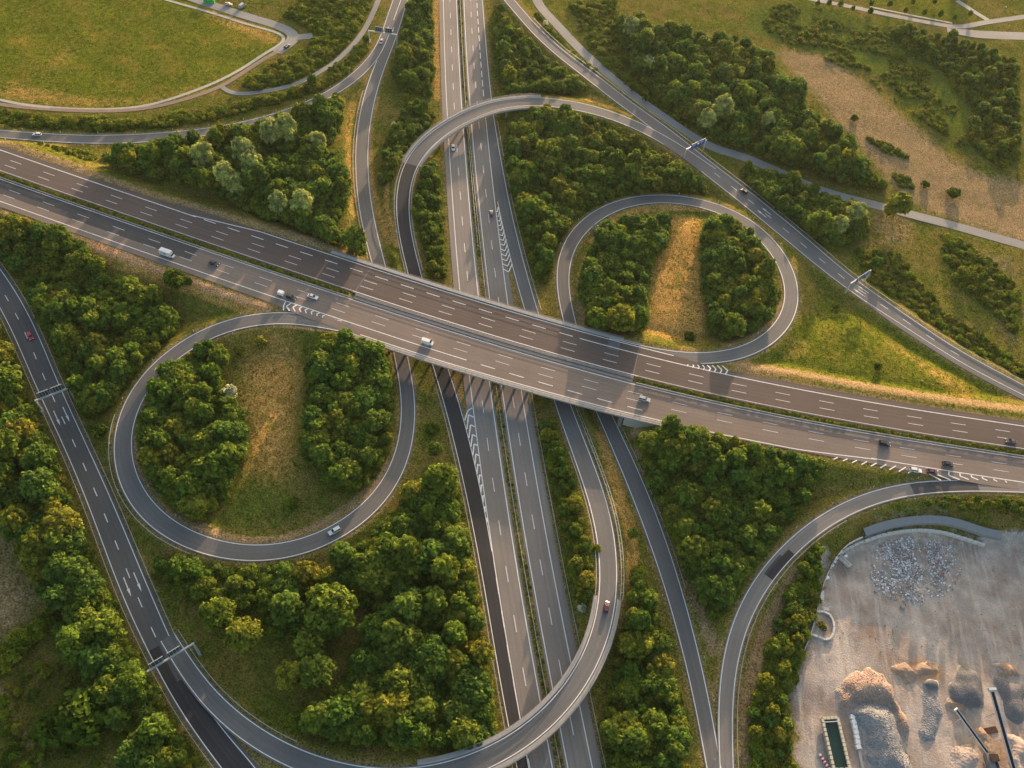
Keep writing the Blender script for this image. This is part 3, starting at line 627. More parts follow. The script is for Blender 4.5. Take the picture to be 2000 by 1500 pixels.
# ------------------------------------------------------------------ repaired asphalt
def ewpatch(par, s0, s1, o0, o1, mat, dz=0.014):
    q = srange(s0, s1, 2.5); strip(ew_pts(q, o0, dz), ew_pts(q, o1, dz), 'asphalt_patch', M[mat], par)
ewpatch(B_surf, 0, se(400, 472), -HM - 7.7, -1.56, 'asphalt_mid')
ewpatch(B_surf, se(585, 545), se(1240, 755), -HM - 11.5, -1.56, 'asphalt_ew', 0.01)
ewpatch(A_surf, 0, se(330, 445), HM - .75, HM + 7.4, 'asphalt_ewn', 0.01)
ewpatch(A_surf, 0, se(1300, 748), HM + 11.6, lambda q: A_OUT(q) - 0.01, 'asphalt') if False else None
for s0 in (EWA - 2.5, EWB + 1.0):
    ewpatch(A_surf, s0, s0 + 0.5, 1.6, float(A_OUT(s0)), 'asphalt_pale', 0.02); ewpatch(B_surf, s0, s0 + 0.5, -float(B_OUT(s0)), -1.6, 'asphalt_pale', 0.02)
patch(FL, FL.S(296, 1265), FL.len, 0, -0.15, -1, 0.2, 'asphalt_dark')
patch(FL, FL.S(345, 1330), FL.len, 1, -0.2, 0, -0.1, 'asphalt_dark')
patch(RW, RW.S(800, 322), RW.S(965, 1100), 1, 0.35, -1, -0.4, 'asphalt_dark')
patch(RW, RW.S(965, 1100), RW.len, 1, -0.2, -1, -0.4, 'asphalt_dark')
patch(RE, RE.S(490, 1440), RE.S(400, 1355), 0, -0.2, 1, -0.3, 'asphalt_pale')
patch(LR, LR.S(1780, 950), LR.S(1908, 947) if LR.S(1908, 947) > LR.S(1780, 950) else LR.S(1780, 950) + 1, 1, 0.3, -1, -0.3, 'asphalt_mid') if False else None
a, b = sorted((LR.S(1908, 947), LR.S(1780, 950))); patch(LR, a, b, -1, -0.3, 1, 0.3, 'asphalt_mid')
a, b = sorted((LR.S(1545, 1075), LR.S(1505, 1125))); patch(LR, a, b, 0, -0.4, 1, 0.3, 'asphalt_dark')
a, b = sorted((LR.S(1528, 1090), LR.S(1505, 1125))); patch(LR, a, b, -1, 1.2, 0, -0.4, 'asphalt_mid')

# ------------------------------------------------------------------ hatched gores between diverging roads
def stripe(a, b, w, par, z):
    a = np.array(a); b = np.array(b); d = b - a; d = d / np.linalg.norm(d); n = np.array([-d[1], d[0]]) * w / 2
    V = [(*(a - n), z), (*(a + n), z), (*(b + n), z), (*(b - n), z)]
    return link('hatch_stripe', mesh_np('hatch_stripe', V, [(0, 3, 2, 1)], M['paint']), par)
def gore(Lp, Rp, z, par, n, adv, t0=0.05, t1=0.95, w=0.9, half=False):
    """chevrons between two border lines (pixels, both running the same way); adv: how far the tip runs ahead (m)"""
    l = resamp(catmull(PP(Lp, z)), 200); r = resamp(catmull(PP(Rp, z)), 200)
    ln = arclen((l + r) / 2)[-1]
    for t in np.linspace(t0, t1, n):
        i = int(t * 199); g = np.linalg.norm(l[i] - r[i])
        if g < 0.7: continue
        j = int(np.clip(i + adv * (g / 2) / ln * 199, 0, 199)); m = (l[j] + r[j]) / 2
        stripe(l[i], r[j] if half else m, w, par, z + 0.045)
        if not half: stripe(r[i], m, w, par, z + 0.047)
gore([(966,400),(974.7,446.7),(980,508),(984,540)], [(970,392),(985,452),(998,505),(1004,530)], 0.03, NSE.obj, 13, 1.3, 0.1, 0.9, 0.5)
gore([(956,1044),(937,950.7),(910.7,833),(906,815)], [(954,1038),(940,926.7),(926.7,828),(921,790)], 0.02, NSW.obj, 12, 1.3, 0.1, 0.97, 0.55)
gore([(645,620),(600,601),(556,588)], [(640,623),(590,610),(552,606)], HB, B_surf, 8, 0.8, 0.12, 0.98, 0.5)
gore([(1318,709),(1370,722),(1450,738)], [(1322,711),(1372,713),(1440,715)], HB, A_surf, 9, 0.7, 0.1, 0.75, 0.5)
gore([(1985,942),(1853,921),(1800,914)], [(1985,944),(1906,937),(1830,938)], HB, B_surf, 8, 1.0, 0.12, 0.95, 0.5)
for k in range(9):
    x = 1636 + k * 19; y = 893.5 + k * 2.7
    stripe(P(x, y, HB)[:2], P(x - 8 - k * 0.8, y + 3.5 + k * 0.7, HB)[:2], 0.45, B_surf, HB + 0.05)
def arrow(r, s, k, b, ln=4.2, name='lane_arrow', d=1):
    c, n, hw = r.at(s); o = float(k * hw + b); p = c[:2] + n * o; t = np.array([n[1], -n[0]]) * d; z = c[2] + 0.035
    q = lambda u, v: (*(p + t * u + n * v), z)
    V = [q(0, -.16), q(0, .16), q(ln*.6, .16), q(ln*.6, -.16), q(ln*.6, -.45), q(ln*.6, .45), q(ln, 0.0), q(ln, 0.0)]
    me = bpy.data.meshes.new(name); me.from_pydata(V[:7], [], [(0, 3, 2, 1), (4, 6, 5)]); me.materials.append(M['paint']); link(name, me, r.obj)
for (x, y) in ((118, 795), (246, 1125)):
    for o in (-1.7, 1.7): arrow(FL, FL.S(x, y), 0, o, 8.0)
for (x, y) in ((1372, 316), (1500, 425), (1693, 578)):
    for o in (-1.7, 1.7): arrow(RD, RD.S(x, y), 0, o, 6.5, d=-1)
for o in (-1.6, 1.6): arrow(UL, UL.S(764, 55), 1, o - 0.2, 5.5)

# ------------------------------------------------------------------ bridges
def esweep(s0, s1, sec, name, mat, parent):
    """section [(offset function or number, z)] swept along the wide motorway"""
    q = srange(s0, s1, 2.5); rows = []
    for o, z in sec: rows.append(ew_pts(q, o(q) if callable(o) else np.full_like(q, o), z))
    n, m = len(q), len(sec); V = np.vstack(rows); i = np.arange(n - 1); F = []
    for a in range(m):
        b = (a + 1) % m; F += [tuple(x) for x in np.stack([a*n + i, b*n + i, b*n + i + 1, a*n + i + 1], 1)]
    F += [tuple(a * n for a in range(m))[::-1], tuple(a * n + n - 1 for a in range(m))]
    me = bpy.data.meshes.new(name); me.from_pydata([tuple(v) for v in V], [], F); me.materials.append(mat); me.update()
    return link(name, me, parent)
POST = {}
def railing(ptsf, s0, s1, name, parent, hgt=1.05, gap=2.0, mat='rail_dark'):
    """posts and rails of a bridge railing; ptsf(s, dz) gives points on its line"""
    q = srange(s0, s1, 2.5)
    o = None
    me_n = None
    V = []; 
    mb = MB()
    for z in (hgt, hgt * 0.62, hgt * 0.3):
        A = ptsf(q, z)
        for a, b in zip(A[:-1], A[1:]): mb.bar(a, b, 0.09, 0.10)
    top = mb.build(name, M[mat], parent)
    key = ('rp', hgt)
    if key not in POST: POST[key] = MB().box((0, 0, hgt / 2), (0.10, 0.10, hgt)).mesh('railing_post', M[mat])
    for a in ptsf(np.arange(s0, s1, gap), 0.0): 
        link('railing_post', POST[key], top, loc=tuple(a))
    return top
c0, _, _ = EW.at((EWA + EWB) / 2)
ewb = tag(empty('motorway_bridge', (0, 0, 0)), 'wide concrete motorway bridge carrying two carriageways across the middle', 'bridge')
DA, DB = EWA - 1.5, EWB + 1.5
esweep(DA, DB, [(0.30, -0.06), (lambda q: A_OUT(q) + 1.55, -0.06), (lambda q: A_OUT(q) + 1.55, -0.9), (lambda q: A_OUT(q) - 1.2, -1.35), (1.6, -1.35), (0.30, -0.9)], 'deck', M['concrete'], ewb)
esweep(DA, DB, [(lambda q: -B_OUT(q) - 1.55, -0.06), (-0.30, -0.06), (-0.30, -0.9), (-1.6, -1.35), (lambda q: -B_OUT(q) + 1.2, -1.35), (lambda q: -B_OUT(q) - 1.55, -0.9)], 'deck', M['concrete'], ewb)
def sw(x, y): 
    p = P(x, y, HB)[:2]; return EW.s[np.argmin(((EW.c[:, :2] - p) ** 2).sum(1))]
NA, NB, SA, SB = sw(649, 487), sw(1221, 657), sw(681, 657), sw(1296, 833)
for (o0, o1, a, b) in ((lambda q: A_OUT(q) + 0.02, lambda q: A_OUT(q) + 1.75, NA, NB), (lambda q: -B_OUT(q) - 1.75, lambda q: -B_OUT(q) - 0.02, SA, SB)):
    esweep(a, b, [(o0, 0.2), (o1, 0.2), (o1, -0.55), (o0, -0.55)], 'edge_beam', M['concrete_pale'], ewb)
for (o0, o1) in ((0.22, 1.5), (-1.5, -0.22)):
    esweep(DA, DB, [(o0, 0.18), (o1, 0.18), (o1, -0.5), (o0, -0.5)], 'edge_beam', M['concrete_dark'], ewb)
railing(lambda q, z: ew_pts(q, A_OUT(q) + 1.45, z + 0.2), NA, NB, 'railing', ewb, 1.1, 2.5)
railing(lambda q, z: ew_pts(q, -B_OUT(q) - 1.45, z + 0.2), SA, SB, 'railing', ewb, 1.1, 2.5)
railing(lambda q, z: ew_pts(q, np.full_like(q, 0.9), z + 0.18), DA, DB, 'railing', ewb, 0.8, 2.5)
# columns in the gaps between the roads below
def at_offset(r, off, lo, hi):
    p = r.c[:, :2]; k = np.argmin(((p[:, None] - EW.c[None, :, :2]) ** 2).sum(-1), 1)
    o = ((p - EW.c[k, :2]) * EW.n[k]).sum(1); sk = EW.s[k]
    ok = (sk > lo) & (sk < hi); i = np.where(ok)[0]
    j = i[np.argmin(np.abs(o[i] - off))]; return j
UNDER = [LSW, RW, NSW, NSE, RE, LNE]
colm = MB().cyl((0, 0, 0), (0, 0, 1), 0.55, 14).mesh('column', M['concrete'])
for ra, rb in zip(UNDER[:-1], UNDER[1:]):
    for off in (-14, -5, 5, 14):
        ja, jb = at_offset(ra, off, EWA - 5, EWB + 5), at_offset(rb, off, EWA - 5, EWB + 5)
        wa = ra.hw[ja] + max(ra.padL[ja], ra.padR[ja]); wb = rb.hw[jb] + max(rb.padL[jb], rb.padR[jb])
        d = rb.c[jb, :2] - ra.c[ja, :2]; ln = np.linalg.norm(d); d /= ln
        p = (ra.c[ja, :2] + d * wa + rb.c[jb, :2] - d * wb) / 2
        z0 = float(height(p[0], p[1])) - 0.4; link('column', colm, ewb, loc=(p[0], p[1], z0), scale=(1, 1, HB - 1.2 - z0))
for s0 in (EWA - 0.9, EWB + 0.4):
    c, n, _ = EW.at(s0); t = np.array([n[1], -n[0]])
    for lo, hi in ((0.5, float(A_OUT(s0)) + 1.0), (-float(B_OUT(s0)) - 1.0, -0.5)):
        m = c[:2] + n * (lo + hi) / 2
        MB().box((m[0], m[1], (HB - 1.8) / 2 - 0.3), (1.6, hi - lo, HB - 1.2), math.atan2(t[1], t[0])).build('abutment', M['concrete_dark'], ewb)
# wing wall at the near right end
q = srange(EWB + 1.5, SB + 2, 2.0)
esweep(EWB + 1.6, SB, [(lambda q: -B_OUT(q) - 1.6, -0.56), (lambda q: -B_OUT(q) - 1.1, -0.56), (lambda q: -B_OUT(q) - 1.1, -5.5), (lambda q: -B_OUT(q) - 1.6, -5.5)], 'wing_wall', M['concrete_pale'], ewb)

def flyover(r, s0, s1, label, cols):
    b = tag(empty('curved_bridge', (0, 0, 0)), label, 'bridge')
    pl, pr = float(np.median(r.padL)), float(np.median(r.padR))
    sweep(r, s0, s1, [(1, pl + 1.3, -0.06), (-1, -pr - 1.3, -0.06), (-1, -pr - 1.3, -0.8), (-1, 1.0, -1.6), (1, -1.0, -1.6), (1, pl + 1.3, -0.8)], 'deck', M['concrete'], b)
    for sg, p in ((1, pl), (-1, pr)):
        sec = [(sg, sg * (p + 0.02), 0.12), (sg, sg * (p + 1.35), 0.12), (sg, sg * (p + 1.35), -0.95), (sg, sg * (p + 0.02), -0.95)]
        sweep(r, s0 - 4, s1 + 4, sec if sg < 0 else sec[::-1], 'edge_beam', M['concrete_pale'], b)
        railing(lambda q, z: r.pts(q, sg, sg * (p + 1.3), z + 0.22), s0 - 4, s1 + 4, 'railing', b, 1.1, 2.0)
    for (x, y) in cols:
        s = r.S(x, y); c, n, hw = r.at(s)
        for o in (-2.0, 2.0):
            p = c[:2] + n * o; z0 = float(height(p[0], p[1])) - 0.4
            link('column', colm, b, loc=(p[0], p[1], z0), scale=(1, 1, c[2] - 1.5 - z0))
    for s in (s0, s1):
        c, n, hw = r.at(s); z0 = -1.0
        MB().box((c[0], c[1], (c[2] - 1.0 + z0) / 2), (1.4, 2 * float(hw) + 2.4, c[2] - 1.0 - z0), math.atan2(-n[0], n[1])).build('abutment', M['concrete'], b)
    return b
flyover(RW, BR['RW'][0], BR['RW'][1], 'curved concrete flyover across the motorway at the top', [(985, 203), (907, 232), (852, 256)])
flyover(RE, BR['RE'][0], BR['RE'][1], 'curved concrete flyover across the motorway at the bottom', [(1150, 1290), (1075, 1385), (985, 1455), (900, 1505)])

# ------------------------------------------------------------------ guardrails and marker posts
gpost = MB().box((0, 0, 0.35), (0.12, 0.10, 0.75)).mesh('post', M['steel'])
def guardrail(r, s0, s1, k, b, label, gap=4.0, ptsf=None, double=False):
    s0, s1 = sorted((s0, s1)); g = tag(empty('guardrail'), label, 'guardrail', 'steel guardrails along the roads')
    f = ptsf or (lambda q, z, e=0.0: r.pts(q, k, b + e, z))
    q = srange(s0, s1, 3.0)
    for e in ((-0.45, 0.45) if double else (0.0,)):
        mb = MB(); A = f(q, 0.62, e)
        for p0, p1 in zip(A[:-1], A[1:]): mb.bar(p0, p1, 0.14, 0.31)
        mb.build('rail', M['steel'], g)
    if double:
        pm = POST.setdefault('dbl', MB().box((0, 0, 0.35), (0.12, 0.12, 0.75)).box((0, 0, 0.66), (0.12, 0.9, 0.1)).mesh('post', M['steel']))
    else: pm = gpost
    for u in np.arange(s0 + 0.5, s1, gap):
        p = f(np.array([u, min(u + 0.5, s1 + 0.5)]), 0.0, 0.0); d = p[1] - p[0]
        link('post', pm, g, loc=tuple(p[0]), rot=(0, 0, math.atan2(d[1], d[0])))
    return g
guardrail(FL, 0, FL.S(330, 1262), 1, 1.7, 'steel guardrail along the right edge of the left two-lane road')
guardrail(FL, 0, FL.len, -1, -1.6, 'steel guardrail along the outer left edge of the left two-lane road')
guardrail(RE, RE.S(560, 1480), RE.len, -1, -1.5, 'steel guardrail along the inside of the curve at the bottom')
guardrail(RE, RE.S(1105, 790), BR['RE'][0] - 4, 1, 2.0, 'ladder-like double steel guardrail right of the slip road leading to the bottom flyover', 3.0, double=True)
guardrail(RE, RE.S(1120, 880), BR['RE'][0] - 4, -1, -1.3, 'steel guardrail left of the slip road leading to the bottom flyover')
guardrail(LNE, LNE.S(1190, 820), LNE.S(1330, 1150), 1, 1.4, 'steel guardrail right of the slip road that joins the yard curve')
for r_, nm_, wh_ in ((RW, 'RW', 'top'), (RE, 'RE', 'bottom')):
    for sg_, sd_ in ((1, 'inner' if r_ is RW else 'outer'), (-1, 'outer' if r_ is RW else 'inner')):
        guardrail(r_, BR[nm_][0] - 4, BR[nm_][1] + 4, sg_, sg_ * 0.72, f'steel guardrail on the {sd_} kerb of the {wh_} flyover', 4.0)
guardrail(NSW, 0, NSW.S(920, 480), 1, 2.2, 'steel guardrail in the far median of the lower motorway', 6.0)
guardrail(NSW, NSW.S(940, 760), NSW.len, 1, 2.4, 'steel guardrail in the near median of the lower motorway', 6.0)
guardrail(NSE, NSE.S(990, 770), NSE.len, 1, 4.0, 'steel guardrail right of the lower motorway, near half', 6.0)
guardrail(NSE, NSE.S(945, 200), NSE.S(990, 590), -1, -1.6, 'steel guardrail left of the right carriageway behind the bridge', 6.0)
guardrail(RE, RE.S(965, 240), RE.S(1040, 605), 1, 1.6, 'steel guardrail right of the exit lane behind the bridge', 4.0)
guardrail(RW, BR['RW'][1] + 5, RW.S(812, 530), 1, 1.1, 'steel guardrail on the inside of the slip road below the top flyover')
guardrail(RW, BR['RW'][1] + 5, RW.S(812, 530), -1, -1.1, 'steel guardrail on the outside of the slip road below the top flyover')
guardrail(RW, RW.S(870, 745), RW.len, -1, -1.4, 'steel guardrail left of the dark slip road')
guardrail(LSW, LSW.S(725, 505), LSW.S(720, 180), 1, 1.3, 'steel guardrail left of the straight slip road at top')
guardrail(LSW, LSW.S(225, 800), LSW.S(380, 1085), -1, -1.8, 'steel guardrail on the outside of the left loop')
guardrail(RD, RD.S(1030, 40), RD.len, 1, 1.7, 'long steel guardrail on the upper side of the right slip road')
guardrail(LR, LR.S(1640, 1010), LR.len, 1, 1.4, 'steel guardrail between the yard curve and the gravel yard')
for (sg, wh) in ((1, 'far'), (-1, 'near')):
    for a, b, e in ((0, EWA - 3, 'left'), (EWB + 3, EW.len, 'right')):
        guardrail(None, a, b, 0, 0, f'steel guardrail on the {wh} side of the planted median, {e} of the bridge', 6.0, ptsf=lambda q, z, ee=0.0: ew_pts(q, np.full(np.shape(q), sg * 1.75), z + 0.03))
    mb = None
M['plastic_white'] = flat('white_plastic', (0.75, 0.75, 0.73), 0.5)
delin = MB().box((0, 0, 0.5), (0.16, 0.14, 1.0)).box((0, 0, 1.05), (0.13, 0.08, 0.12), 0, 0.6).mesh('marker_post', M['plastic_white'])
def delineators(r, s0, s1, k, b, gap, where):
    s0, s1 = sorted((s0, s1))
    for u in np.arange(s0, s1, gap):
        p = r.pts(np.array([u]), k, b, 0.0)[0]
        p[2] = float(height(p[0], p[1]))
        o = link('marker_post', delin, None, loc=tuple(p)); tag(o, f'small white marker post beside {where}', 'marker post', f'marker posts beside {where}')
for r, s0, s1, w in ((LSW, LSW.S(560, 620), LSW.S(800, 760), 'the left loop'), (LNE, LNE.S(1340, 700), LNE.S(1112, 625), 'the right loop'), (UL, UL.S(700, 150), UL.len - 80, 'the slip road under the field'),
                     (LR, LR.S(1800, 945), LR.len - 60, 'the yard curve'), (LNE, LNE.S(1190, 830), LNE.len - 60, 'the slip road right of the lower motorway')):
    for k in (-1, 1): delineators(r, s0 + (5 if k > 0 else 0), s1, k, k * 1.7, 18, w)

PATHD = np.full(GX.shape, 60.0)
for r in (p1, p2, p3, p4, p5, p6, p7, p8, p9, p10):
    for c, hw in zip(r.c, r.hw):
        w = window(c, hw + 6); PATHD[w] = np.minimum(PATHD[w], np.hypot(GX[w] - c[0], GY[w] - c[1]) - hw)
# ------------------------------------------------------------------ vegetation
def leaf_mat(name, cols, trans=0.3, sat=1.0):
    m, nt, b = new_mat(name, 0.7, 0.08)
    oi = nd(nt, 'ShaderNodeObjectInfo'); g = nd(nt, 'ShaderNodeNewGeometry')
    c = ramp(nt, oi.outputs['Random'], [(i / (len(cols) - 1), q) for i, q in enumerate(cols)])
    at = nd(nt, 'ShaderNodeAttribute', attribute_name='leafv')
    c = mix(nt, 0.85, c, mix(nt, at.outputs['Fac'], (0.38, 0.46, 0.45), (2.3, 2.15, 1.7)), 'MULTIPLY')
    n = noise(nt, g.outputs['Position'], 0.05, 2)
    c = mix(nt, ramp(nt, n, [(0.45, 0.0), (0.68, 0.5)]), c, mix(nt, 1.0, c, (1.08, 1.03, 0.85), 'MULTIPLY'))
    lk(nt, c, b.inputs['Base Color'])
    tr = nd(nt, 'ShaderNodeBsdfTranslucent'); lk(nt, mix(nt, 1.0, c, (1.15, 1.28, 0.6), 'MULTIPLY'), tr.inputs[0])
    ms = nd(nt, 'ShaderNodeMixShader'); ms.inputs[0].default_value = trans
    lk(nt, b.outputs[0], ms.inputs[1]); lk(nt, tr.outputs[0], ms.inputs[2]); lk(nt, ms.outputs[0], nt.nodes['Material Output'].inputs[0])
    return m
M['leaf'] = leaf_mat('broadleaf_foliage', [(0.068, 0.122, 0.020), (0.095, 0.148, 0.022), (0.145, 0.175, 0.026), (0.075, 0.135, 0.028), (0.120, 0.158, 0.022)], 0.34)
M['leaf_olive'] = leaf_mat('olive_foliage', [(0.150, 0.175, 0.024), (0.190, 0.190, 0.026), (0.130, 0.165, 0.026), (0.215, 0.190, 0.030)], 0.34)
M['leaf_silver'] = leaf_mat('silvery_foliage', [(0.25, 0.285, 0.12), (0.31, 0.33, 0.12), (0.22, 0.26, 0.095)], 0.3)
M['leaf_white'] = leaf_mat('pale_grey_foliage', [(0.46, 0.47, 0.36), (0.40, 0.42, 0.31)], 0.2)
M['leaf_shrub'] = leaf_mat('shrub_foliage', [(0.095, 0.145, 0.014), (0.155, 0.175, 0.020), (0.120, 0.155, 0.016), (0.18, 0.17, 0.03)], 0.34)
M['leaf_dark'] = leaf_mat('dark_foliage', [(0.050, 0.092, 0.010), (0.068, 0.105, 0.012)], 0.3)
M['bark'] = flat('bark', (0.12, 0.09, 0.065), 0.95, 0.1, 0, 0.3, 3.0)

def crown(name, rx, rz, zc, nl, per, size, mat, seed, lump=0.42, flat_bottom=0.35, tops=None):
    """leaf clumps on many small lobes spread over an uneven crown, around a small leafy core"""
    r = np.random.default_rng(seed); Vs = []; var = []
    cs = []
    for i in range(nl):
        u = (i + 0.5) / nl; z = 1 - (1 + 0.55) * u; th = i * 2.399963 + r.normal(0, 0.25)
        h = math.sqrt(max(0, 1 - z * z)); k = r.uniform(0.62, 0.90)
        cs.append((np.array([h * math.cos(th) * rx * k, h * math.sin(th) * rx * k, zc + z * rz * k]), r.uniform(0.6, 1.35) * lump))
    for c, l in cs:
        out = c - np.array([0, 0, zc - rz * 0.3]); out /= np.linalg.norm(out)
        d = r.normal(size=(per * 2, 3)); d /= np.linalg.norm(d, axis=1)[:, None]
        d = d[(d @ out) > -0.25][:per]
        p = c + d * np.array([rx, rx, rz * 0.9]) * l * r.uniform(0.75, 1.1, (len(d), 1))
        nrm = d + r.normal(0, 0.45, d.shape); nrm[:, 2] += 0.4; nrm /= np.linalg.norm(nrm, axis=1)[:, None]
        t = np.cross(nrm, r.normal(size=nrm.shape)); t /= np.linalg.norm(t, axis=1)[:, None]; b = np.cross(nrm, t)
        st = r.random(len(d)) < 0.14; p[st] += d[st] * np.array([rx, rx, rz]) * l * r.uniform(0.15, 0.45, (st.sum(), 1))
        s = size * r.uniform(0.55, 1.5, (len(d), 1))
        q = np.stack([p - t * s, p - b * s * 0.62 + nrm * s * .12, p + t * s, p + b * s * 0.62 + nrm * s * .12], 1)
        Vs.append(q.reshape(-1, 3)); var.append(np.repeat(np.clip(r.normal(0.48, 0.27) + r.normal(0, 0.16, len(d)), 0, 1), 4))
    # leafy core
    a, k = 10, 7; th = np.linspace(0, 2 * np.pi, a, endpoint=False); ph = np.linspace(0.12, np.pi * 0.8, k)
    core = np.array([(math.sin(p) * math.cos(t) * rx * .70, math.sin(p) * math.sin(t) * rx * .70, zc + math.cos(p) * rz * .70) for p in ph for t in th])
    F2 = [(i*a + j, (i+1)*a + j, (i+1)*a + (j+1) % a, i*a + (j+1) % a) for i in range(k-1) for j in range(a)]
    V = np.vstack(Vs); n = len(V); F = np.arange(n).reshape(-1, 4)
    V = np.vstack([V, core]); F = np.vstack([F, np.array(F2) + n]); vv = np.concatenate([np.concatenate(var), np.full(len(core), 0.35)])
    me = mesh_np(name, V, F, mat); at = me.attributes.new('leafv', 'FLOAT', 'POINT'); at.data.foreach_set('value', vv.astype(np.float32))
    return me
def trunk(name, h, r, spread, seed):
    rr = random.Random(seed); mb = MB().cyl((0, 0, -0.5), (0, 0, h * .55), r, 7, r * .7)
    for i in range(4):
        a = i * 1.57 + rr.uniform(-.4, .4); mb.cyl((0, 0, h * (.3 + .06 * i)), (math.cos(a) * spread, math.sin(a) * spread, h * rr.uniform(.6, .8)), r * .5, 5, r * .15)
    return mb.mesh(name, M['bark'])
# kinds: (crown, trunk, radius)
TREES = []
for k in range(8):
    mat = M['leaf'] if k < 5 else M['leaf_olive']; rx = (2.7, 2.4, 3.0, 2.2, 2.7, 2.6, 2.9, 2.3)[k]; rz = (2.7, 3.2, 2.4, 3.6, 3.0, 2.6, 2.9, 3.3)[k]
    TREES.append((crown('crown', rx, rz, rz + 1.3, 58 + 8 * (k % 3), 32, 0.28, mat, 100 + k, 0.19 if k % 2 else 0.23), trunk('trunk', 5.0, 0.16, 1.2, k), rx))
WILLOW = [(crown('crown', 4.2, 6.6, 8.2, 60, 60, 0.36, M['leaf_silver'], 200 + k, 0.19), trunk('trunk', 10, 0.30, 1.5, 20 + k), 3.4) for k in range(3)]
SHRUB = [(crown('crown', 1.55, 1.2, 0.95, 16, 36, 0.26, M['leaf_shrub'], 300 + k, 0.42), trunk('trunk', 1.2, 0.07, 0.6, 40 + k), 1.55) for k in range(4)]
PALE = [(crown('crown', 2.0, 1.9, 2.2, 12, 50, 0.30, M['leaf_white'], 400 + k, 0.40), trunk('trunk', 2.6, 0.1, 0.8, 60 + k), 2.0) for k in range(2)]
SMALL = [(crown('crown', 1.7, 2.6, 3.6, 13, 48, 0.30, M['leaf_dark'], 500 + k, 0.34), trunk('trunk', 4.0, 0.10, 0.6, 70 + k), 1.7) for k in range(2)]
DARK = [(crown('crown', 3.0, 2.2, 2.2, 18, 62, 0.36, M['leaf_dark'], 600 + k, 0.36), trunk('trunk', 3.0, 0.14, 1.2, 80 + k), 3.0) for k in range(2)]
KINDS = dict(tree=TREES, willow=WILLOW, shrub=SHRUB, pale=PALE, small=SMALL, dark=DARK)
NAMES = dict(tree='broadleaf_tree', willow='willow_tree', shrub='shrub', pale='pale_shrub', small='lawn_tree', dark='dark_bush')
def plant(kind, var, x, y, z, sc, rz, label, cat, group=None, sz=1.0):
    c, t, _ = KINDS[kind][var]
    e = empty(NAMES[kind], (x, y, z), rz); e.scale = (sc, sc, sc * sz)
    link('crown', c, e); link('trunk', t, e)
    return tag(e, label, cat, group)

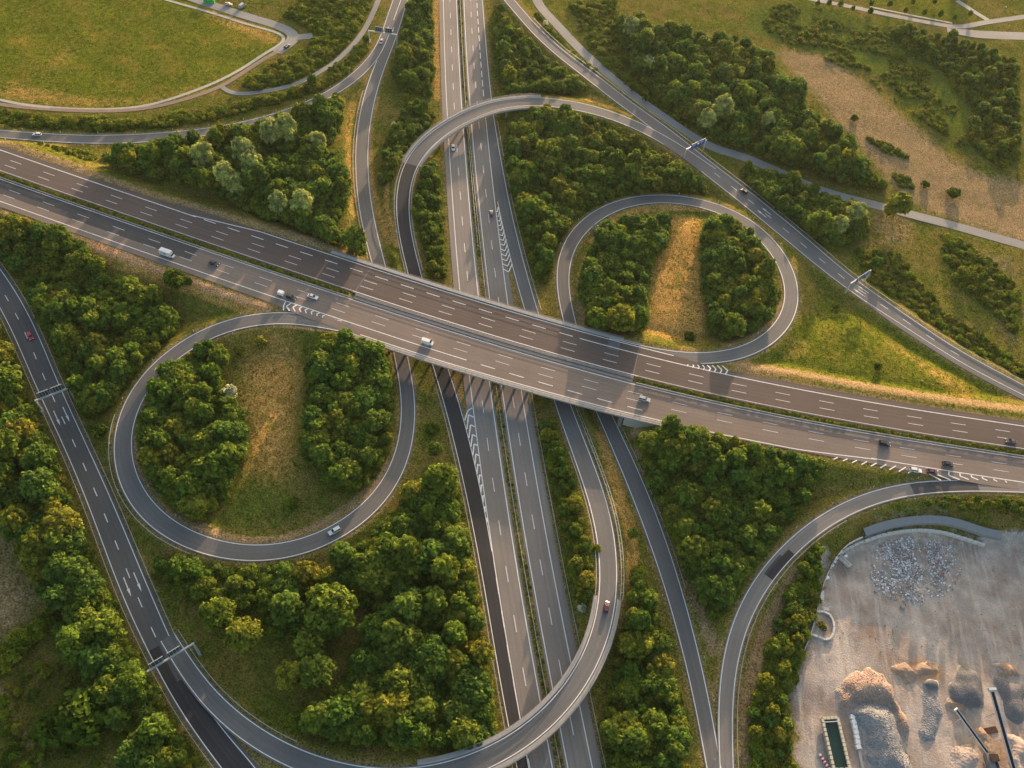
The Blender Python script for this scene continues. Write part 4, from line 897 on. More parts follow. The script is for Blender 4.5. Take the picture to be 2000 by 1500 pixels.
WOODS = [  # outline, spacing, scale range, mix, where
 ([(0,430),(60,452),(150,480),(215,540),(300,585),(345,620),(335,650),(300,690),(250,740),(215,790),(180,800),(150,775),(120,700),(80,610),(40,530),(-40,470)], 3.4, (0.85,1.6), 'tree', 'the wood between the left road and the motorway', 5),
 ([(-80,560),(0,640),(30,720),(60,800),(95,870),(125,965),(150,1030),(190,1110),(230,1205),(262,1280),(290,1340),(360,1435),(410,1510),(250,1510),(240,1440),(210,1370),(150,1290),(100,1210),(60,1100),(0,1010),(-80,900)], 3.75, (1.0,1.9), 'tree', 'the long wood left of the two-lane road', 4),
 ([(310,745),(350,695),(420,672),(440,700),(425,745),(462,790),(480,840),(470,900),(440,960),(390,1005),(330,975),(285,910),(275,850),(285,800)], 3.5, (0.95,1.6), 'tree', 'the left grove inside the left loop', 6),
 ([(605,700),(640,675),(700,668),(755,690),(765,740),(765,820),(755,875),(730,920),(690,945),(640,930),(595,885),(592,845),(612,780)], 3.5, (1.0,1.65), 'tree', 'the right grove inside the left loop', 6),
 ([(660,1090),(720,1045),(785,985),(800,945),(850,920),(890,950),(915,1020),(925,1100),(950,1290),(962,1420),(935,1450),(700,1445),(570,1405),(600,1390),(665,1340),(690,1300),(735,1200),(700,1150),(650,1120)], 3.8, (1.05,1.95), 'tree', 'the large wood at bottom centre', 5),
 ([(295,1085),(420,1105),(560,1110),(640,1115),(680,1195),(640,1235),(540,1225),(500,1175),(380,1160),(310,1110)], 3.6, (0.95,1.7), 'tree', 'the row of trees below the left loop', 5),
 ([(1245,1100),(1265,1170),(1300,1240),(1310,1330),(1335,1400),(1340,1510),(1200,1510),(1180,1400),(1195,1330),(1222,1250),(1232,1190)], 3.4, (0.9,1.55), 'tree', 'the narrow wood right of the bottom flyover', 5),
 ([(1055,815),(1080,825),(1105,900),(1130,980),(1150,1080),(1158,1165),(1135,1185),(1115,1100),(1095,1000),(1070,880)], 3.2, (0.6,0.95), 'tree', 'the thin strip between lower motorway and slip road', 3),
 ([(1250,855),(1300,845),(1420,865),(1520,895),(1600,920),(1575,970),(1500,1055),(1440,1140),(1400,1200),(1375,1170),(1345,1100),(1300,990)], 3.4, (0.95,1.6), 'tree', 'the triangular wood below the motorway on the right', 6),
 ([(1575,1085),(1600,1065),(1592,1150),(1572,1240),(1545,1320),(1530,1380),(1560,1510),(1475,1510),(1465,1400),(1495,1290),(1535,1170)], 3.0, (0.5,0.95), 'tree', 'the scrub strip beside the gravel yard', 2),
 ([(1760,962),(1860,960),(2000,972),(2060,980),(2060,1005),(2000,1008),(1900,1000),(1800,990)], 3.2, (0.5,0.85), 'tree', 'the shrubby bank above the gravel yard', 5),
 ([(1145,500),(1185,440),(1250,418),(1308,425),(1300,470),(1270,510),(1258,580),(1256,630),(1220,648),(1155,632),(1135,560)], 3.4, (0.95,1.55), 'tree', 'the left grove inside the right loop', 8),
 ([(1375,450),(1405,420),(1460,445),(1495,490),(1512,560),(1500,620),(1460,645),(1415,655),(1388,635),(1375,540)], 3.4, (0.95,1.55), 'tree', 'the right grove inside the right loop', 8),
 ([(1000,235),(1060,212),(1150,220),(1230,270),(1330,325),(1385,368),(1300,365),(1180,385),(1110,430),(1085,490),(1062,540),(1042,500),(1015,400),(990,300)], 4.0, (0.8,1.55), 'tree', 'the wood between the lower motorway and the right loop', 5),
 ([(968,0),(1000,40),(1060,110),(1145,165),(1100,176),(985,180),(968,100)], 3.25, (0.8,1.25), 'tree', 'the wood at top centre right of the lower motorway', 4),
 ([(802,-10),(840,-10),(842,100),(842,175),(785,165),(772,140),(788,60)], 3.25, (0.8,1.3), 'tree', 'the wood at top centre left of the lower motorway', 4),
 ([(800,195),(845,220),(830,255),(785,300),(765,350),(745,360),(748,290),(772,240)], 3.3, (0.7,1.15), 'tree', 'the clump left of the top flyover', 3),
 ([(832,330),(852,320),(862,400),(866,540),(842,530),(828,460),(812,400)], 3.2, (0.65,1.0), 'tree', 'the strip of trees inside the top flyover curve', 3),
 ([(200,305),(250,290),(400,275),(520,245),(560,225),(640,205),(668,190),(662,240),(640,290),(685,340),(668,400),(650,440),(715,490),(640,470),(480,400),(380,360),(260,330)], 3.5, (0.9,1.7), 'tree', 'the wood above the motorway on the left', 8),
 ([(1205,30),(1290,60),(1420,70),(1480,100),(1545,155),(1580,215),(1650,275),(1690,320),(1730,355),(1650,345),(1560,312),(1460,285),(1380,250),(1300,190),(1240,130)], 3.75, (0.9,1.8), 'tree', 'the dark wood beside the brown meadow at top right', 5),
 ([(1455,320),(1530,340),(1600,372),(1640,395),(1690,410),(1690,450),(1620,480),(1560,430),(1475,385)], 3.3, (0.8,1.3), 'tree', 'the wood below the service road on the right', 4),
 ([(1740,45),(1850,70),(1985,110),(1990,300),(1960,320),(1890,260),(1910,200),(1850,130),(1760,80)], 5.2, (0.6,1.2), 'tree', 'the scrub wood at the right edge', 3),
]
SCRUB = [  # low shrubs: outline, spacing, scale range, where
 ([(0,213),(100,228),(260,232),(400,215),(500,195),(620,165),(700,120),(690,140),(600,180),(480,215),(350,240),(200,250),(0,238)], 1.45, (0.7,1.4), 'the bank between the dirt track and the slip road', 1),
 ([(475,165),(530,130),(600,95),(620,60),(560,25),(600,-10),(730,-10),(715,40),(640,115),(560,160),(500,170)], 1.9, (0.7,1.5), 'the rough ground inside the service road bend', 1),
 ([(80,285),(150,290),(190,300),(180,318),(130,305)], 2.2, (0.6,1.1), 'the narrow wedge left of the wood', 3),
 ([(1060,15),(1090,60),(1170,140),(1160,140),(1080,70),(1045,20)], 2.2, (0.7,1.3), 'the strip between slip road and service road', 1),
 ([(1110,0),(1200,0),(1230,120),(1320,220),(1440,290),(1330,240),(1230,170),(1150,90)], 3.2, (0.6,1.3), 'the slope right of the service road', 1),
 ([(1430,30),(1560,0),(1740,60),(1840,120),(1900,210),(1890,290),(1800,230),(1680,140),(1560,85),(1480,60)], 2.4, (0.35,1.0), 'the rough green ground at top right', 1),
 ([(1690,265),(1740,280),(1775,305),(1730,295)], 2.0, (0.6,1.0), 'the brown meadow', 1),
 ([(1745,335),(1775,345),(1785,362),(1760,360)], 2.0, (0.6,1.0), 'the lower brown meadow', 1),
 ([(1840,450),(1890,475),(1950,520),(1990,560),(1985,650),(1940,600),(1880,560),(1850,510)], 2.6, (0.6,1.3), 'the bushy ground at the right edge', 1),
 ([(1670,480),(1760,490),(1850,600),(2000,700),(2000,730),(1900,680),(1800,610),(1700,540)], 2.6, (0.5,1.2), 'the slope above the right slip road', 2),
 ([(0,1285),(40,1245),(90,1200),(100,1215),(60,1255),(0,1300)], 1.7, (1.3,2.0), 'the hedge at the left edge', 1),
 ([(1240,845),(1290,960),(1340,1060),(1330,1060),(1270,950),(1230,860)], 2.6, (0.5,1.0), 'the edge of the triangular wood', 2),
 ([(0,1300),(100,1290),(150,1330),(60,1360),(0,1400)], 4.0, (0.4,1.0), 'the rough ground at the left edge', 1),
 ([(0,1400),(60,1440),(90,1500),(0,1510)], 2.6, (0.5,1.2), 'the bottom left corner', 1),
 ([(630,60),(720,90),(700,130),(650,150)], 3.0, (0.6,1.1), 'the verge by the sign gantry at top', 1),
]
TI = []  # every plant: kind, variant, x, y, z, scale, rz, zstretch, where, cat
def fill(poly, sp, sr, kind, where, zc, dark_mix=None):
    Q = PP(poly, zc); x0, y0 = Q.min(0); x1, y1 = Q.max(0); area = 0.5 * abs(np.dot(Q[:, 0], np.roll(Q[:, 1], 1)) - np.dot(Q[:, 1], np.roll(Q[:, 0], 1)))
    pts = np.zeros((0, 2)); tries = int(area / sp ** 2 * 9)
    C = np.column_stack([RNG.uniform(x0, x1, tries * 2), RNG.uniform(y0, y1, tries * 2)])
    C = C[inpoly(C[:, 0], C[:, 1], Q)][:tries]
    keep = []; QE = resamp(np.vstack([Q, Q[:1]]), 300)
    cell = {}
    for p in C:
        i, j = int(p[0] // sp), int(p[1] // sp); ok = True
        for a in (-1, 0, 1):
            for b in (-1, 0, 1):
                for q in cell.get((i + a, j + b), ()):
                    if (q[0] - p[0]) ** 2 + (q[1] - p[1]) ** 2 < (sp * 0.85) ** 2: ok = False
        if ok: cell.setdefault((i, j), []).append(p); keep.append(p)
    for p in keep:
        s = (sr[0] * 0.85 + (sr[1] * 1.12 - sr[0] * 0.85) * RNG.random() ** 1.4) * (0.85 + 0.3 * float(vnoise(np.array(p[0]), np.array(p[1]), 14, 5)))
        var = int(RNG.integers(len(KINDS[kind]))); r = KINDS[kind][var][2] * s
        if kind == 'tree' and float(vnoise(np.array(p[0]), np.array(p[1]), 25, 6)) < 0.55 and var >= 5: var -= 5
        dd = float(grid_at(DECKD, p[0], p[1]))
        if kind == 'tree':
            de = float(np.sqrt(((QE - p) ** 2).sum(1)).min()); ra = max(1.5, de / 0.5 + 0.9)
            if r > ra: s *= max(0.5, ra / r); r = KINDS[kind][var][2] * s
        if float(grid_at(PATHD, p[0], p[1])) < r * 0.7 + 0.6: continue
        if kind == 'shrub' and 'rough green' in where and float(vnoise(np.array(p[0]), np.array(p[1]), 11, 77)) < 0.52: continue
        if dd < r * 0.75 + 1.2: 
            if dd < 1.6 + 0.5: continue
            s *= 0.55; r *= 0.55
            if dd < r * 0.75 + 1.0: continue
        TI.append((kind, var, p[0], p[1], float(height(p[0], p[1])), s, RNG.uniform(0, 6.28), RNG.uniform(0.72, 1.08), where))
for poly, sp, sr, kind, where, zc in WOODS: fill(poly, sp, sr, kind, where, zc)
for poly, sp, sr, where, zc in SCRUB: fill(poly, sp, sr, 'shrub', where, zc)
# undergrowth filling the gaps of the woods
N0 = len(TI); UNDER_GROWTH = []
for poly, sp, sr, kind, where, zc in WOODS:
    k0 = len(TI); fill([(x, y + 6) for x, y in poly], 2.4, (0.7, 1.5), 'shrub', where, 1.0); UNDER_GROWTH += TI[k0:]; del TI[k0:]
# the planted median of the wide motorway
for a, b, w in ((0, EWA - 4, 'left'), (EWB + 4, EW.len, 'right')):
    for u in np.arange(a, b, 1.5):
        p = ew_pts(np.array([u]), np.array([RNG.uniform(-0.5, 0.5)]))[0]
        TI.append(('shrub', int(RNG.integers(4)), p[0], p[1], HB - 0.2, RNG.uniform(0.42, 0.68), RNG.uniform(0, 6.28), 0.8, f'the planted median {w} of the bridge'))
for r, o, s0, s1 in ((NSW, 2.4, 0, NSW.S(920, 500)), (NSW, 2.6, NSW.S(960, 800), NSW.len)):
    for u in np.arange(s0, s1, 2.4):
        p = r.pts(np.array([u]), 1, o + RNG.uniform(-0.5, 0.5))[0]
        TI.append(('shrub', int(RNG.integers(4)), p[0], p[1], -0.2, RNG.uniform(0.3, 0.6), RNG.uniform(0, 6.28), 0.8, 'the median of the lower motorway'))
# plants one can pick out
def one(kind, x, y, sc, label, cat='tree', zc=None, var=None, sz=1.0):
    zc = 3.0 * sc if zc is None else zc
    p = P(x, y, zc); p = P(x, y, zc + float(height(p[0], p[1])))
    var = int(RNG.integers(len(KINDS[kind]))) if var is None else var
    return plant(kind, var, p[0], p[1], float(height(p[0], p[1])) - 0.1, sc, RNG.uniform(0, 6.28), label, cat, None, sz)
one('dark', 338, 537, 1.5, 'round solitary tree at the edge of the motorway shoulder on the left', var=1)
one('dark', 362, 546, 0.75, 'small tree leaning against the round solitary tree by the motorway', var=0)
one('tree', 305, 580, 1.45, 'bright tree at the right tip of the left wood', var=3)
one('tree', 322, 625, 1.5, 'yellowish tree at the lower right tip of the left wood', var=4)
one('dark', 192, 842, 1.0, 'single dark bush between the left road and the left loop', 'bush', 2)
one('tree', 180, 795, 1.1, 'tree just above the single dark bush by the left loop', var=0)
one('shrub', 507, 663, 1.6, 'bright bush at the top of the meadow inside the left loop', 'bush', 1)
one('shrub', 465, 678, 0.9, 'smaller bush left of the bright bush inside the left loop', 'bush', 1)
one('pale', 447, 767, 1.35, 'pale flowering bush at the grove edge inside the left loop', 'bush', 2.5)
one('pale', 310, 722, 0.8, 'pale tuft overhanging the inner edge of the left loop', 'bush', 2)
one('shrub', 570, 985, 1.5, 'lone bush low in the meadow inside the left loop', 'bush', 1)
one('dark', 845, 837, 0.85, 'small dark bush between the loop and the dark slip road', 'bush', 2)
one('tree', 850, 880, 1.0, 'yellowish small tree below the small dark bush', var=4)
one('tree', 862, 945, 2.2, 'big round tree at the top of the bottom centre wood', var=4)
one('tree', 806, 965, 1.7, 'round tree at the upper left tip of the bottom centre wood', var=5)
one('tree', 427, 1205, 1.95, 'round tree left of the gap in the lower meadow', var=4)
one('tree', 475, 1245, 2.15, 'round yellowish tree right of the gap in the lower meadow', var=5)
one('tree', 605, 1265, 1.85, 'single round tree between the tree row and the pair below', var=4)
one('tree', 570, 1320, 1.85, 'left tree of the touching pair in the lower meadow', var=5)
one('tree', 620, 1316, 1.95, 'right tree of the touching pair in the lower meadow', var=4)
one('tree', 645, 1195, 2.9, 'largest tree at the right end of the tree row', var=2)
one('tree', 565, 1200, 2.3, 'big tree beside the largest one in the tree row', var=3)
one('dark', 150, 1420, 2.6, 'large dark thicket at the bottom left', 'thicket', 3, 0)
one('dark', 110, 1430, 1.8, 'left outlier of the dark thicket at the bottom left', 'thicket', 2, 1)
one('dark', 185, 1400, 2.0, 'right outlier of the dark thicket at the bottom left', 'thicket', 2, 1)
one('tree', 262, 1470, 1.3, 'round tree at the lower end of the long left wood', var=4)
one('dark', 22, 1470, 0.8, 'dark bluish bush in the bottom left corner', 'bush', 1.5)
one('dark', 1348, 655, 0.75, 'single dark bush at the foot of the dry meadow in the right loop', 'bush', 2)
one('tree', 1430, 640, 1.8, 'big round tree at the lower end of the right grove in the right loop', var=0)
one('tree', 1245, 620, 1.8, 'big round tree at the lower end of the left grove in the right loop', var=0)
one('pale', 1165, 445, 0.8, 'greyish bush at the top of the left grove in the right loop', 'bush', 2)
one('pale', 1465, 605, 0.7, 'pale bush in the right grove of the right loop', 'bush', 4)
one('pale', 1265, 480, 0.8, 'pale bush at the inner edge of the left grove in the right loop', 'bush', 3)
one('tree', 695, 480, 2.1, 'bright round tree at the left end of the bridge parapet', var=3)
one('shrub', 668, 400, 1.6, 'bush above the bright tree by the bridge end', 'bush', 1)
one('pale', 752, 342, 0.8, 'greyish bush left of the top flyover', 'bush', 2)
one('pale', 770, 242, 0.7, 'pale bush at the top of the clump by the flyover', 'bush', 2)
one('shrub', 800, 192, 1.6, 'round bush in the grass left of the lower motorway', 'bush', 1)
one('shrub', 838, 182, 1.3, 'small round bush at the motorway verge near the top', 'bush', 1)
one('tree', 715, 78, 0.75, 'small tree by the left post of the top gantry', var=0)
one('tree', 610, 160, 1.0, 'yellowish small tree beside the service road at top', var=4)
one('tree', 657, 200, 1.1, 'tree overhanging the slip road at the top of the left wood', var=3)
for i, (x, y, s, l) in enumerate([(398, 310, 1.15, 'tall silvery willow at the left of the group in the upper left wood'), (440, 345, 1.1, 'tall silvery willow in front of the group in the upper left wood'), (462, 360, 0.95, 'slim silvery willow front right in the upper left wood'), (495, 330, 1.15, 'yellowish tall willow in the middle of the upper left wood'), (560, 262, 1.3, 'broad pale willow at the back of the upper left wood'), (530, 265, 1.2, 'second pale willow at the back of the upper left wood'), (475, 300, 1.1, 'pale willow behind the middle of the group in the upper left wood'), (590, 400, 1.15, 'broad willow at the right front of the upper left wood'), (545, 395, 1.0, 'lower willow beside the right front one in the upper left wood'), (620, 275, 0.9, 'small pale willow at the right back of the upper left wood')]):
    one('willow', x, y, s * 1.12, l, zc=8, var=i % 3, sz=0.92)
for i, (x, y, s, l) in enumerate([(1232, 60, 1.25, 'tall pale willow at the top of the right-hand slope'), (1262, 75, 1.1, 'pale willow right of the tallest one on the slope'), (1410, 215, 1.35, 'large pale willow beside the service road on the right'), (1380, 235, 1.1, 'lower pale willow left of the large one by the service road'), (1500, 235, 1.0, 'pale willow right of the large one by the service road'), (1670, 420, 1.2, 'pale round willow below the service road at right'), (1640, 440, 1.0, 'smaller pale willow next to the round one at right')]):
    one('willow', x, y, s * 1.0, l, zc=7, var=i % 3, sz=0.85)
one('tree', 1755, 405, 2.0, 'broad olive tree standing on the service road edge', var=6)
one('tree', 1738, 412, 1.4, 'lower tree left of the broad olive one by the service road', var=5)
one('pale', 1270, 125, 2.0, 'white flowering shrub on the right-hand slope', 'bush', 4)
one('pale', 1065, 45, 0.8, 'grey bush between the slip road and the service road at top', 'bush', 1.5)
one('pale', 985, 28, 1.1, 'grey bush at the top edge of the wood right of the lower motorway', 'bush', 4)
one('small', 1236, 172, 1.0, 'upper of two round trees beside the service road')
one('small', 1262, 192, 1.05, 'lower of two round trees beside the service road')
one('tree', 1600, 440, 2.2, 'dark green tree at the front of the wood by the right slip road', var=0)
one('tree', 1710, 518, 1.1, 'round tree above the cantilever sign on the right', var=1)
one('tree', 1632, 597, 0.6, 'small bush tree on the grass between loop and right slip road', var=2)
one('dark', 1714, 716, 0.6, 'small dark bush low on the triangular meadow at right', 'bush', 1)
one('dark', 1862, 378, 1.1, 'dark bush in the brown meadow', 'bush', 2)
one('dark', 1808, 360, 0.7, 'small dark bush left of the dark bush in the brown meadow', 'bush', 1.5)
one('dark', 1668, 232, 0.7, 'single bush in the upper brown meadow', 'bush', 1)
one('tree', 1880, 535, 1.1, 'brownish bush tree at the right edge', var=5)
one('tree', 1915, 548, 1.0, 'green bush tree beside the brownish one at the right edge', var=3)
one('tree', 1235, 1045, 0.7, 'small bush between the two slip roads right of the lower motorway', var=4)
one('tree', 1258, 1175, 1.25, 'yellow-green tree at the top of the narrow wood by the flyover', var=4)
one('pale', 1137, 1185, 0.7, 'grey bush beside the bottom flyover', 'bush', 2)
one('pale', 1300, 1325, 1.1, 'pale bush in the narrow wood right of the flyover', 'bush', 3)
one('shrub', 1165, 1070, 0.9, 'yellow bush at the edge of the thin strip by the slip road', 'bush', 1)
for i, (x, y) in enumerate([(1598,5),(1620,5),(1642,8),(1667,15),(1702,6),(1738,8),(1770,18),(1806,24),(1838,28),(1866,32),(1895,26),(1700,22),(1784,3),(1826,2)]):
    one('small', x, y, 0.75 + 0.1 * (i % 3), 'young tree in the line along the lawn at top right', zc=3.2)['group'] = 'young trees along the lawn'
for i, (x, y) in enumerate([(1820,105),(1850,110),(1790,90),(1970,165),(1930,190),(1965,250),(1960,290),(1975,295),(1720,60),(1700,40)]):
    pass

# the largest plants of each kind become things, the rest of the woods one mass
CAMP = np.array([0, 0, CAMH])
def score(t):
    u, v = to_px((t[2], t[3], t[4] + 3)); 
    if not (-30 < u < 2030 and -30 < v < 1530): return -1
    return (KINDS[t[0]][t[1]][2] * t[5]) / np.linalg.norm(np.array(t[2:5]) - CAMP) + RNG.uniform(0, 0.003)
BOX = {}
for t in TI:
    q = to_px((t[2], t[3], t[4])); BOX.setdefault((t[0], t[8]), []).append(q)
BOX = {k: (np.min(v, 0), np.max(v, 0)) for k, v in BOX.items()}
def describe(t):
    lo, hi = BOX[(t[0], t[8])]; q = (np.array(to_px((t[2], t[3], t[4]))) - lo) / np.maximum(hi - lo, 1)
    r = ('upper', 'middle', 'lower')[min(2, int(q[1] * 3))]; c = ('left', 'middle', 'right')[min(2, int(q[0] * 3))]
    pos = 'centre' if r == c else (f'{r} {c}' if 'middle' not in (r, c) else (f'{r} part' if c == 'middle' else f'{c} part'))
    if t[0] == 'tree':
        sz = 'large' if t[5] > 1.6 else 'medium' if t[5] > 1.3 else 'small'
        return f"{sz} {'olive' if t[1] >= 5 else 'green'} tree, {pos} of {t[8]}"
    return f"{'large' if t[5] > 1.25 else 'low'} green shrub, {pos} of {t[8]}"
REST = []
for kind in ('tree', 'shrub'):
    L = [t for t in TI if t[0] == kind]; L.sort(key=score, reverse=True)
    for t in L[:300]:
        plant(kind, t[1], t[2], t[3], t[4] - 0.15, t[5], t[6], describe(t), kind, f'{kind}s in {t[8]}', t[7])
    REST += [(kind, t) for t in L[300:]]
REST += [('shrub', t) for t in UNDER_GROWTH]
print('plants', len(TI), 'rest', len(REST))

def scatter(name, items, protos, label):
    """one mass of plants: points that carry instances of prototype crowns"""
    me = bpy.data.meshes.new(name); n = len(items)
    me.vertices.add(n); me.vertices.foreach_set('co', np.array([i[0] for i in items], np.float32).ravel())
    for an, ty, key, col in (('scl', 'FLOAT_VECTOR', 'vector', 1), ('rot', 'FLOAT', 'value', 2), ('var', 'INT', 'value', 3)):
        a = me.attributes.new(an, ty, 'POINT'); a.data.foreach_set(key, np.array([i[col] for i in items], np.int32 if ty == 'INT' else np.float32).ravel())
    o = link(name, me); tag(o, label, kind='stuff')
    ng = bpy.data.node_groups.new(name, 'GeometryNodeTree')
    ng.interface.new_socket('Geometry', in_out='INPUT', socket_type='NodeSocketGeometry'); ng.interface.new_socket('Geometry', in_out='OUTPUT', socket_type='NodeSocketGeometry')
    gi = ng.nodes.new('NodeGroupInput'); go = ng.nodes.new('NodeGroupOutput'); jn = ng.nodes.new('GeometryNodeJoinGeometry')
    def attr(nm, ty):
        a = ng.nodes.new('GeometryNodeInputNamedAttribute'); a.data_type = ty; a.inputs['Name'].default_value = nm; return a.outputs['Attribute']
    sc, ro, va = attr('scl', 'FLOAT_VECTOR'), attr('rot', 'FLOAT'), attr('var', 'INT')
    cx = ng.nodes.new('ShaderNodeCombineXYZ'); ng.links.new(ro, cx.inputs[2])
    for k, po in enumerate(protos):
        cmpn = ng.nodes.new('FunctionNodeCompare'); cmpn.data_type = 'INT'; cmpn.operation = 'EQUAL'
        ins = [s for s in cmpn.inputs if s.type == 'INT']; ng.links.new(va, ins[0]); ins[1].default_value = k
        ob = ng.nodes.new('GeometryNodeObjectInfo'); ob.inputs['Object'].default_value = po; ob.inputs['As Instance'].default_value = True; ob.transform_space = 'ORIGINAL'
        ip = ng.nodes.new('GeometryNodeInstanceOnPoints'); ng.links.new(gi.outputs[0], ip.inputs['Points']); ng.links.new(cmpn.outputs[0], ip.inputs['Selection'])
        ng.links.new(ob.outputs['Geometry'], ip.inputs['Instance']); ng.links.new(cx.outputs[0], ip.inputs['Rotation']); ng.links.new(sc, ip.inputs['Scale'])
        ng.links.new(ip.outputs[0], jn.inputs[0])
    ng.links.new(jn.outputs[0], go.inputs[0])
    md = o.modifiers.new('scatter', 'NODES'); md.node_group = ng
    return o
pcol = [bpy.data.objects.new(f'{k}_proto', KINDS[k][i][0]) for k in ('tree', 'shrub') for i in range(len(KINDS[k]))]
off = {'tree': 0, 'shrub': len(TREES)}
scatter('woodland', [((t[2], t[3], t[4] - 0.15), (t[5], t[5], t[5] * t[7]), t[6], off[k] + t[1]) for k, t in REST], pcol, 'mass of trees and shrubs filling the woods and banks')
# ------------------------------------------------------------------ vehicles
M['glass'] = flat('car_glass', (0.015, 0.018, 0.022), 0.08, 0.6)
M['tyre'] = flat('tyre_rubber', (0.02, 0.02, 0.02), 0.85, 0.2)
M['rim'] = flat('wheel_rim', (0.45, 0.45, 0.46), 0.35, 0.5, 0.7)
M['lamp'] = flat('headlamp_glass', (0.8, 0.8, 0.78), 0.15, 0.6)
M['tail'] = flat('tail_lamp', (0.35, 0.01, 0.01), 0.3, 0.5)
M['black'] = flat('black_plastic', (0.02, 0.02, 0.02), 0.5, 0.4)
PAINTS = {}
def car_paint(c):
    if c not in PAINTS:
        m = flat('car_paint', c, 0.28, 0.5); m.node_tree.nodes['Principled BSDF'].inputs['Coat Weight'].default_value = 0.6; PAINTS[c] = m
    return PAINTS[c]
def loft(st, name, mat, parent):
    """stations (x, [(y, z) ...]) joined into one skin"""
    m = len(st[0][1]); V = [(x, y, z) for x, sec in st for y, z in sec]; F = []
    for i in range(len(st) - 1):
        for a in range(m): b = (a + 1) % m; F.append((i*m + a, i*m + b, (i+1)*m + b, (i+1)*m + a))
    F += [tuple(range(m))[::-1], tuple((len(st)-1)*m + a for a in range(m))]
    me = bpy.data.meshes.new(name); me.from_pydata(V, [], F); me.materials.append(mat); me.update()
    return link(name, me, parent)
def ring(w, z0, zm, z1, k=0.9): return [(-w*.94, z0), (w*.94, z0), (w, z0 + .18), (w, zm), (w*k, z1), (-w*k, z1), (-w, zm), (-w, z0 + .18)]
tyre_me = MB().cyl((0, -0.11, 0), (0, 0.11, 0), 0.32, 16).mesh('tyre', M['tyre'])
rim_me = MB().cyl((0, -0.115, 0), (0, 0.115, 0), 0.20, 12).mesh('rim', M['rim'])
def wheels(e, xs, w, r=0.32):
    for x in xs:
        for s in (-1, 1):
            t = link('wheel', tyre_me, e, loc=(x, s * (w - 0.10), r), scale=(r/.32, 1, r/.32)); link('rim', rim_me, t)
def lights(e, xf, xr, w, zf, zr):
    h = POST.setdefault('hl', MB().box((0, 0, 0), (0.22, 0.36, 0.16)).mesh('headlight', M['lamp'])); t = POST.setdefault('tl', MB().box((0, 0, 0), (0.12, 0.30, 0.22)).mesh('tail_light', M['tail']))
    for s in (-1, 1): link('headlight', h, e, loc=(xf, s * w * .74, zf)); link('tail_light', t, e, loc=(xr, s * w * .80, zr))
def car(kind, col):
    e = empty('car'); L, W, H = {'sedan': (4.6, .90, 1.45), 'hatch': (4.15, .87, 1.48), 'estate': (4.7, .91, 1.52), 'suv': (4.5, .94, 1.75), 'small': (3.9, .85, 1.5)}[kind]
    h = L / 2; p = car_paint(col); zb = 0.92 if kind != 'suv' else 1.05
    loft([(-h, ring(W*.82, .38, .62, zb-.18)), (-h+.12, ring(W*.95, .26, .68, zb-.04)), (-h+.8, ring(W, .22, .70, zb)), (0.1*L, ring(W, .22, .70, zb)), (.30*L, ring(W, .22, .68, zb-.10)), (h-.28, ring(W*.95, .24, .60, zb-.24)), (h, ring(W*.78, .34, .52, zb-.40))], 'body', p, e)
    b0, b1, t0, t1 = {'sedan': (-.40, .22, -.24, .05), 'hatch': (-.49, .22, -.42, .04), 'estate': (-.49, .20, -.46, .04), 'suv': (-.49, .20, -.45, .05), 'small': (-.49, .26, -.42, .08)}[kind]
    sec = lambda w, z: [(-w, z), (w, z)]
    V = [(b0*L, -W*.90, zb-.03), (b1*L, -W*.88, zb-.06), (b1*L, W*.88, zb-.06), (b0*L, W*.90, zb-.03), (t0*L, -W*.70, H-.05), (t1*L, -W*.69, H-.05), (t1*L, W*.69, H-.05), (t0*L, W*.70, H-.05)]
    MB().add(V, [(0,3,2,1),(4,5,6,7),(0,1,5,4),(1,2,6,5),(2,3,7,6),(3,0,4,7)]).build('windows', M['glass'], e)
    rf = MB().box(((t0+t1)/2*L, 0, H-.02), ((t1-t0)*L+.06, W*1.44, .07), 0, 0.94)
    for a, b in ((0, 4), (1, 5), (2, 6), (3, 7)): rf.bar(V[a], V[b], .09)
    mid = (b0 + b1) / 2 * L
    for s in (-1, 1): rf.bar((mid, s*W*.90, zb), ((t0+t1)/2*L, s*W*.71, H-.04), .08)
    rf.build('roof', p, e)
    wheels(e, (-.30*L, .31*L), W); lights(e, h-.16, -h+.07, W, zb-.33, zb-.16)
    for s in (-1, 1): MB().box((b1*L-.35, s*(W+.08), zb+.05), (.14, .2, .13)).build('mirror', p, e)
    MB().box((h-.02, 0, .36), (.12, W*1.5, .14)).build('bumper', M['black'], e)
    return e
def van(col):
    e = empty('van'); p = car_paint(col); W = .98; h = 2.45
    loft([(-h, ring(W*.95, .4, 1.4, 2.0, .86)), (-h+.1, ring(W, .3, 1.45, 2.08, .86)), (1.0, ring(W, .3, 1.45, 2.08, .86)), (1.65, ring(W, .3, 1.25, 1.62, .88)), (2.2, ring(W*.97, .3, .9, 1.12, .9)), (h, ring(W*.85, .38, .75, .92))], 'body', p, e)
    for s in (-1, 1):
        for x0, x1 in ((-2.1, -1.2), (-1.05, -.1), (.15, 1.05)):
            MB().add([(x0, s*W*1.005, 1.28), (x1, s*W*1.005, 1.28), (x1-.05, s*W*.905, 1.9), (x0+.05, s*W*.905, 1.9)], [(0,1,2,3)]).build('side_window', M['glass'], e)
    MB().add([(1.70, -W*.84, 1.60), (1.70, W*.84, 1.60), (1.05, W*.78, 2.06), (1.05, -W*.78, 2.06)], [(0,1,2,3)]).build('windscreen', M['glass'], e).location = (0.06, 0, 0.03)
    wheels(e, (-1.5, 1.5), W, .34); lights(e, h-.12, -h+.02, W, .75, 1.0)
    for s in (-1, 1): MB().box((1.3, s*(W+.1), 1.35), (.14, .22, .22)).build('mirror', M['black'], e)
    return e
